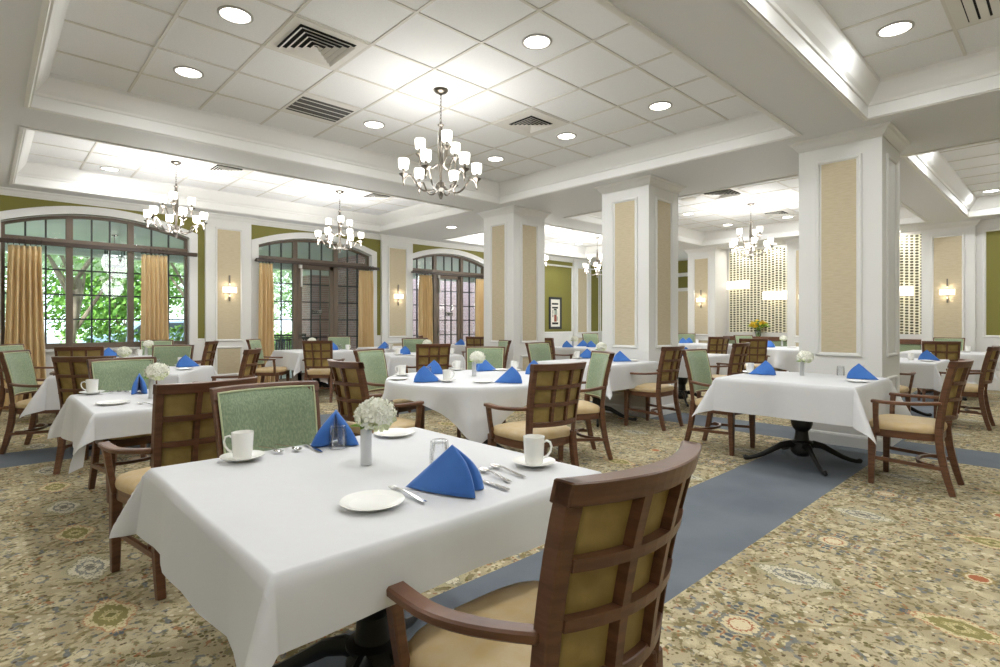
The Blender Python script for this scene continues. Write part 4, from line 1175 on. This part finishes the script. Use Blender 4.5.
# round central table
ip('T3','mug',402,376,150); ip('T3','saucer',402,376); ip('T3','plate',399,379.5)
ip('T3','napkin',424,382,-150); ip('T3','napkin',434,374,-40); ip('T3','glass',428,376)
ip('T3','mug',447,382,-30); ip('T3','saucer',447,382); ip('T3','mug',456,370,180); ip('T3','saucer',456,370)
ip('T3','vase',474,376); ip('T3','plate',483,382.5); ip('T3','napkin',484,371,-120); ip('T3','napkin',512,383,-75)
ip('T3','plate',507,369); ip('T3','mug',526,369,0); ip('T3','saucer',526,369); ip('T3','napkin',534,374,-150)
# table before nearest column
ip('T4','mug',744,373,175); ip('T4','saucer',744,373); ip('T4','napkin',763,374.5,-30); ip('T4','vase',802,375.5)
ip('T4','napkin',859,379,-120); ip('T4','plate',857,382); ip('T4','mug',874,373,-30); ip('T4','saucer',874,373); ip('T4','glass',852,373)
# table before middle column
ip('T5','mug',575,358.2,180); ip('T5','saucer',575,358.2); ip('T5','napkin',584,358.4,-60); ip('T5','vase',599,359.5)
ip('T5','napkin',620,361.5,-120); ip('T5','plate',632,361)
# turned table by left window
ip('T6','napkin',185,367,-110); ip('T6','plate',184,369.6); ip('T6','mug',197,363,-10); ip('T6','saucer',197,363); ip('T6','mug',174,362,0)
ip('T6','vase',146,363); ip('T6','glass',160,366)
# table against left window
ip('T7','napkin',107,354,-110); ip('T7','glass',108,352.4); ip('T7','mug',125,353.5,180); ip('T7','vase',134,353.6); ip('T7','plate',118,355)
# turned table before far column
ip('T9','mug',399,355,180); ip('T9','saucer',399,355); ip('T9','napkin',404,354.6,-60); ip('T9','plate',412,356.4); ip('T9','vase',425,354.3)
ip('T9','mug',458,353.8,0); ip('T9','napkin',450,352,-60)
# others
ip('T10','glass',338,349.6); ip('T10','glass',342,349.2); ip('T10','napkin',333,350,-60); ip('T10','mug',349,349.8); ip('T10','vase',310,350.5)
ip('T11','napkin',367,349.5,-60); ip('T11','mug',374,349.8); ip('T11','glass',380,349.3)
ip('T13','napkin',562,347.6,-100); ip('T13','vase',573,347.3); ip('T13','napkin',583,346.3,-70); ip('T13','napkin',591,347.2,-100); ip('T13','mug',601,346.5)
ip('T15','napkin',683,343.2,-90); ip('T15','napkin',689,343,-70); ip('T15','mug',697,343.2)
ip('T16','napkin',686,356,-100); ip('T16','mug',699,354,0); ip('T16','saucer',699,354)
ip('T17','napkin',770,347.4,-70); ip('T17','vase',782,346.6); ip('T17','plate',792,348); ip('T17','napkin',766,346.4,-70)
ip('T18','mug',911,360,180); ip('T18','napkin',927,360.2,-90); ip('T18','plate',927,361.3); ip('T18','mug',934,357.5,0)
ip('T19','mug',968,351.6,0); ip('T19','plate',965,352)
ip('T20','napkin',479,345.8,-90); ip('T20','mug',466,345); ip('T20','napkin',458,345,-60)
MK = dict(opennapkin=lambda: mk_napkin(.055, .092, -.06), mug=mk_mug, saucer=mk_saucer, plate=mk_plate, glass=mk_glass, napkin=mk_napkin, vase=mk_vase(), spoon=mk_spoon, fork=mk_fork, knife=mk_knife)
NM = dict(opennapkin='blue napkin', mug='white coffee mug', saucer='white saucer', plate='white side plate', glass='clear upturned tumbler', napkin='blue pyramid napkin', vase='small vase of white flowers', spoon='teaspoon', fork='fork', knife='knife')
GR = dict(opennapkin='blue folded napkins', mug='white coffee mugs', saucer='white saucers', plate='white side plates', glass='upturned tumblers', napkin='blue folded napkins', vase='small vases of white flowers', spoon='spoons', fork='forks', knife='knives')
ORD = {1:[''],2:['leftmost ','rightmost '],3:['leftmost ','middle ','rightmost '],4:['leftmost ','second from left ','third from left ','rightmost '],5:['leftmost ','second from left ','third from left ','fourth from left ','rightmost ']}
for tb, lst in ITEMS.items():
    tx, ty, tr, rd, ov, ph = TABLES[tb]; lim = .69 if rd else .45
    M_ = Matrix.Rotation(R(tr), 2)
    for e in lst:                                             # keep everything well on its table
        q = M_.inverted() @ Vector((e[1]-tx, e[2]-ty))
        if rd:
            if q.length > lim: q = q*(lim/q.length)
        else: q = Vector((max(-lim, min(lim, q.x)), max(-lim, min(lim, q.y))))
        q = M_ @ q; e[1], e[2] = tx+q.x, ty+q.y
    # push overlapping ware apart (mug on its own saucer excepted)
    rad = dict(mug=.05, saucer=.075, plate=.085, glass=.033, napkin=.09, vase=.03, spoon=.02, fork=.02, knife=.02)
    if tb != 'T1':
        for _ in range(40):
            for i in range(len(lst)):
                for j in range(i+1, len(lst)):
                    a, b = lst[i], lst[j]
                    if {a[0], b[0]} == {'mug','saucer'} and abs(a[1]-b[1])+abs(a[2]-b[2]) < .02: continue
                    if {a[0], b[0]} <= {'spoon','fork','knife'}: continue
                    d = Vector((b[1]-a[1], b[2]-a[2])); m = rad[a[0]]+rad[b[0]]
                    if d.length < m:
                        if d.length < 1e-4: d = Vector((.01,.005))
                        s_ = d.normalized()*(m-d.length)/2
                        for e_, sg in ((a,-1),(b,1)):
                            mates = [f for f in lst if f is not e_ and {f[0],e_[0]} == {'mug','saucer'} and abs(f[1]-e_[1])+abs(f[2]-e_[2]) < .02]
                            for f in [e_]+mates: f[1] += sg*s_.x; f[2] += sg*s_.y
    cnt = {}
    for e in lst: cnt.setdefault(e[0], []).append(e)
    for kd, es in cnt.items():
        es.sort(key=lambda e: (e[1]*sT-e[2]*cT)/(e[1]*cT+e[2]*sT))
        for i, e in enumerate(es):
            lb = e[4] or (ORD[len(es)][i]+NM[kd]+' on '+ph)
            z = ZC
            if kd == 'mug' and any(f[0] == 'saucer' and abs(f[1]-e[1])+abs(f[2]-e[2]) < .02 for f in lst): z = ZC+.008
            place(kd, MK[kd], (e[1], e[2], z), R(e[3]), lb, GR[kd])

# ---- banquette below the screen, and its yellow flowers
for ya, nn, lb in ((4.60, 2, 'wood-trimmed banquette below the left pebble screen'), (2.14, 2, 'wood-trimmed sage banquette below the right pebble screen')):
    t = thing('banquette', lb, 'bench', (XB+.02, ya, 0)); L_ = 1.64
    o = MB(); o.box((.42,0,.0),(.54,L_,.86)); o.build('back_board', WOOD, t)
    o = MB(); o.box((.30,0,.80),(.56,L_,.90)); o.build('top_rail', WOOD, t, bevel=.006)
    for k in range(nn):
        o = MB(); o.box((.30,.02+k*.82,.46),(.42,.80+k*.82,.80)); o.build('back_cushion', SAGE, t, bevel=.025, seg=3, smooth=True)['label'] = 'sage green back cushion'
        o = MB(); o.box((-.10,.02+k*.82,.36),(.42,.80+k*.82,.47)); o.build('seat_cushion', TAN, t, bevel=.025, seg=3, smooth=True)['label'] = 'tan seat cushion'
    o = MB(); o.box((-.06,0,0),(.42,L_,.36)); o.build('base', WOOD, t)
t = thing('yellow_flower_vase', 'bouquet of yellow flowers in a vase on the banquette ledge', 'vase of flowers', (13.87, 5.40, .90))
o = MB(); o.lathe([(.001,0),(.05,0),(.06,.02),(.075,.10),(.06,.15),(.05,.16),(.045,.16),(.001,.02)], 18); o.build('vase', glassmat('vase_glass', (.6,.75,.5,1), .1), t, smooth=True)
rnd = random.Random(5); fl_ = MB(); lf = MB()
for k in range(70):
    n = Vector((rnd.gauss(0,1), rnd.gauss(0,1), abs(rnd.gauss(0,1))*.8)).normalized(); p = Vector((0,0,.24))+Vector((n.x*.20, n.y*.22, n.z*.16))*rnd.uniform(.6, 1)
    if k % 2: 
        for s_ in range(3): floret(fl_, p+n*.004*s_, n+Vector((rnd.uniform(-.3,.3),)*3), .045, rnd)
    else:
        a = n.orthogonal().normalized(); lf.add([p-n*.05, p+a*.03, p+n*.07, p-a*.03], [(0,1,2,3)])
        lf.tube([(0,0,.12), tuple(p*.6+Vector((0,0,.06))), tuple(p)], .003, 4)
fl_.build('blossoms', YELLOWP, t, fix=False); lf.build('foliage', LEAFP, t, fix=False)

# ================================================================ OUTSIDE
PAVE = mat('porch_paving', (206, 206, 206), .8, noise=((2,2,2), (190,190,190), .4, .6))
GRASS = mat('lawn_grass', (128, 150, 100), .9, noise=((6,6,6), (150,168,124), .35, .65))
ROAD = mat('asphalt', (120, 124, 130), .9)
PORCHC = mat('porch_ceiling_paint', (222, 228, 226), .7)
BARK = mat('tree_bark', (150, 136, 122), .9, noise=((10,10,3), (104,90,80), .35, .65), bump=((20,20,5), .4))
LEAFM = mat('tree_leaves', (166, 190, 146), .6, noise=((3,3,3), (212,224,198), .35, .7))
HEDGEM = mat('hedge_leaves', (76, 124, 44), .6, noise=((5,5,5), (126,172,70), .35, .7))
o = MB(); o.box((-8, Y1+.25, -.15), (18, 14.2, -.01)); struct(o.build('ground_porch', PAVE))
o = MB(); o.box((-60, 14.2, -.3), (70, 19, -.05)); struct(o.build('ground_lawn', GRASS))
o = MB(); o.box((-60, 19, -.3), (70, 27, -.07)); struct(o.build('ground_road', ROAD))
o = MB(); o.box((-60, 27, -.3), (70, 90, -.05)); struct(o.build('ground_far_lawn', GRASS))
o = MB(); o.box((-8, Y1+.25, 2.86), (18, 13.9, 2.95)); o.box((-8, 13.6, 2.58), (18, 13.9, 2.95))
struct(o.build('ceiling_porch', PORCHC))
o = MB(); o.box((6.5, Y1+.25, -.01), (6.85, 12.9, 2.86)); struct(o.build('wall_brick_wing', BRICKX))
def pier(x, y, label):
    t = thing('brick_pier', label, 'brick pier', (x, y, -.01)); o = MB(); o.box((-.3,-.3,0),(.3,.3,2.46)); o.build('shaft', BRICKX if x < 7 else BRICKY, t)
    o = MB(); o.box((-.34,-.34,2.46),(.34,.34,2.56)); o.build('cap', PORCHC, t)
pier(6.3, 13.6, 'brick porch pier seen through the second window doors')
pier(3.9, 13.6, 'brick porch pier between the left and second windows')
pier(-2.2, 13.6, 'brick porch pier beyond the left window frame')
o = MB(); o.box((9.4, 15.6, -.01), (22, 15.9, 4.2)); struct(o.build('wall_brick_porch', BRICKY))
o = MB()
for z in (.25, .9): o.box((4.2, 13.58, z), (6.0, 13.62, z+.05))
for k in range(16): o.box((4.25+k*.115, 13.59, -.01), (4.27+k*.115, 13.61, .9))
tag(o.build('porch_railing', BLACKP), 'black metal porch railing outside the second window doors', 'railing')
# lantern
t = thing('porch_lantern', 'square glass lantern hanging from the porch ceiling outside left window', 'lantern', (1.75, 12.2, 2.86))
o = MB(); o.tube([(0,0,0),(0,0,-.22)], .008); o.lathe([(.05,0),(.05,-.02)], 12); o.build('hanger', BLACKP, t)
o = MB()
for a in (-1, 1):
    for b in (-1, 1): o.box((a*.13-.008, b*.13-.008, -.58), (a*.13+.008, b*.13+.008, -.24))
for z in (-.59, -.25): ring(o, -.14, .14, -.14, .14, [(0,0),(0,.02),(.02,.02),(.02,0)], z)
o.add([(-.14,-.14,-.24),(.14,-.14,-.24),(.14,.14,-.24),(-.14,.14,-.24),(0,0,-.16)], [(0,1,4),(1,2,4),(2,3,4),(3,0,4)]); o.build('frame', BLACKP, t)
o = MB(); o.box((-.125,-.125,-.57),(.125,.125,-.25)); o.build('glass', PANE, t, fix=False)
def leafcloud(mb, c, rx, ry, rz, n, s_, rnd):
    for _ in range(n):
        d = Vector((rnd.gauss(0,1), rnd.gauss(0,1), rnd.gauss(0,1))).normalized()*rnd.uniform(.45, 1)**.6
        p = Vector(c)+Vector((d.x*rx, d.y*ry, d.z*rz)); n_ = Vector((rnd.gauss(0,1), rnd.gauss(0,1), rnd.gauss(0,1)+.6)).normalized()
        a = n_.orthogonal().normalized(); b = n_.cross(a); k = s_*rnd.uniform(.6, 1.3)
        mb.add([p-a*k, p+b*k*.5, p+a*k, p-b*k*.5], [(0,1,2,3)])
def tree(x, y, h, label, seed, lean=(0,0), r=.14, crown=2.2, n=1500, low=1.6):
    rnd = random.Random(seed); t = thing('garden_tree', label, 'tree', (x, y, -.05), 0, 'trees in the garden')
    o = MB(); tops = []
    o.tube([(0,0,0),(lean[0]*.2,lean[1]*.2,h*.2),(lean[0]*.5,lean[1]*.5,h*.5)], [r*1.3, r, r*.8], 10)
    for k in range(6):
        a = k*1.1+rnd.uniform(-.3,.3); b = Vector((lean[0]*.4, lean[1]*.4, h*(.25+.05*k))); e = b+Vector((math.cos(a)*crown*.7, math.sin(a)*crown*.7, h*(.35+rnd.uniform(0,.2))))
        m = (b+e)/2+Vector((0,0,-.1)); o.tube([tuple(b), tuple(m), tuple(e)], [r*.6, r*.4, r*.15], 7); tops.append(e)
    o.build('trunk', BARK, t, smooth=True)
    f = MB()
    for e in tops: leafcloud(f, e, crown*.75, crown*.75, crown*.5, n//7, .10, rnd)
    leafcloud(f, (lean[0], lean[1], h*.8), crown, crown, crown*.7, n//7, .10, rnd)
    f.build('foliage', LEAFM, t, fix=False)
tree(1.35, 15.8, 4.6, 'pale multi-stemmed tree nearest the left window', 1, (.5,.2), .085, 1.7, 3600)
tree(-.6, 16.8, 4.8, 'second pale garden tree, farther left beyond the left window', 2, (-.4,0), .075, 1.6, 3200)
tree(4.4, 17.6, 5.0, 'garden tree seen toward the right of the left window', 3, (0,.2), .08, 1.8, 3600)
tree(8.0, 17.8, 4.8, 'garden tree seen through the second window doors', 4, (0,0), .08, 1.7, 3600)
tree(14.2, 18.6, 5.0, 'garden tree far beyond the second window', 5, (0,0), .08, 1.8, 3000)
def shrub(x, y, r, h_, label, seed):
    rnd = random.Random(seed); t = thing('garden_shrub', label, 'shrub', (x, y, -.05), 0, 'tall shrubs at the garden edge')
    o = MB()
    for k in range(5): o.tube([(0,0,0), (math.cos(k*1.26)*r*.3, math.sin(k*1.26)*r*.3, h_*.6)], .03, 6)
    o.build('stems', BARK, t); f = MB()
    for k in range(9):
        a = k*2.4; q = r*.55*math.sqrt((k+.5)/9); leafcloud(f, (math.cos(a)*q, math.sin(a)*q, h_*(.22+.6*((k*5)%9)/9)), r*.55, r*.55, h_*.24, 750, .13, rnd)
    f.build('foliage', LEAFM if seed % 2 else HEDGEM, t, fix=False)
for k, (x, y, r_, h_) in enumerate(((-5.6,28.5,2.6,6.0),(-.6,29,2.5,7.0),(4.4,28.5,2.5,6.2),(9.6,29,2.5,7.2),(14.8,28.5,2.6,6.4),(20,29,2.6,7.0),(25.2,29,2.6,6.5),(-2.8,34,3,10),(3.2,34,3,11),(9.2,34,3,10),(15.2,34,3,11),(21.5,34,3,10),(28,34,3,11))):
    shrub(x, y, r_, h_, ['tall shrub beyond the left curtain','tall shrub behind the nearest pale tree','tall shrub in the middle of the left window view','tall shrub at the right of the left window view','tall shrub behind the brick pier','tall shrub seen by the second window doors','tall shrub at the outer right of the garden','tall back tree mass, leftmost','tall back tree mass, second from left','tall back tree mass, third from left','tall back tree mass, fourth from left','tall back tree mass, fifth from left','tall back tree mass, rightmost'][k], 40+k)
def hedge(x0, x1, y, h_, label, seed):
    rnd = random.Random(seed); f = MB(); n = int((x1-x0)*900)
    for _ in range(n):
        p = Vector((rnd.uniform(x0, x1), y+rnd.uniform(-.45,.45), rnd.uniform(.0, h_)+.08*math.sin(3*rnd.uniform(x0,x1)))); n_ = Vector((rnd.gauss(0,1), rnd.gauss(0,1), rnd.gauss(0,1)+.5)).normalized()
        a = n_.orthogonal().normalized(); b = n_.cross(a); k = .06*rnd.uniform(.6,1.3); f.add([p-a*k, p+b*k*.5, p+a*k, p-b*k*.5], [(0,1,2,3)])
    tag(f.build('hedge', HEDGEM, fix=False), label, 'hedge')
hedge(1.6, 4.6, 14.9, 1.15, 'low bright green hedge outside the right part of the left window', 3)
hedge(4.9, 7.4, 15.2, .9, 'low green hedge outside the second window', 4)
# parked cars beyond the lawn
CARW = mat('pale_car_paint', (214, 220, 230), .3); CARG = mat('car_glass', (60, 70, 80), .1); CARD = mat('tyre', (30, 30, 32), .8)
def car(x, y, col, label):
    t = thing('parked_car', label, 'car', (x, y, -.07)); o = MB()
    pr = [(-2.2,.35),(-2.2,.75),(-1.9,.85),(-1.2,.92),(-.7,1.35),(.7,1.38),(1.4,.98),(2.1,.9),(2.25,.7),(2.25,.35)]
    n = len(pr); vs = [(a, s_*.85, z) for s_ in (-1, 1) for a, z in pr]; fs = [tuple(range(n)), tuple(reversed(range(n, 2*n)))]
    for k in range(n): fs.append((k, (k+1)%n, n+(k+1)%n, n+k))
    o.add(vs, fs); o.build('body', col, t, bevel=.05, seg=2, smooth=True)
    g = MB(); 
    for s_ in (-1, 1): g.add([(-1.05, s_*.856, .96), (1.2, s_*.856, 1.0), (.66, s_*.856, 1.31), (-.66, s_*.856, 1.29)], [(0,1,2,3)])
    g.build('side_windows', CARG, t, fix=False)
    for a in (-1.4, 1.4):
        for s_ in (-1, 1):
            w_ = MB(); w_.lathe([(.001,-.1),(.32,-.1),(.32,.1),(.001,.1)], 20, M=Matrix.Translation((a, s_*.76, .32)) @ Matrix.Rotation(R(90), 4, 'X')); w_.build('wheel', CARD, t)
car(-.5, 22.5, CARW, 'pale parked car seen low through the left part of left window')
car(4.6, 22.8, mat('silver_blue_paint', (150, 170, 196), .3), 'silver-blue parked car seen low through the middle of left window')
# patio chairs outside the second window
def patio(x, y, rot, label):
    t = thing('patio_chair', label, 'patio chair', (x, y, -.01), rot, 'dark patio chairs')
    for sx in (-1, 1):
        for sy in (-1, 1): o = MB(); o.tube([(sx*.24, sy*.22, 0), (sx*.22, sy*.2, .42)], .014, 6); o.build('leg', BLACKP, t)
    o = MB(); o.box((-.25,-.22,.42),(.25,.24,.45)); o.build('seat', BLACKP, t)
    o = MB(); 
    for k in range(7): o.box((-.23+k*.07,-.25,.45),(-.20+k*.07,-.23,.88))
    o.box((-.25,-.26,.86),(.25,-.22,.90)); o.build('backrest', BLACKP, t)
patio(4.6, 11.9, R(20), 'dark patio chair outside the left pane of second window')
patio(5.5, 12.4, R(160), 'dark patio chair farther out behind the second window door')
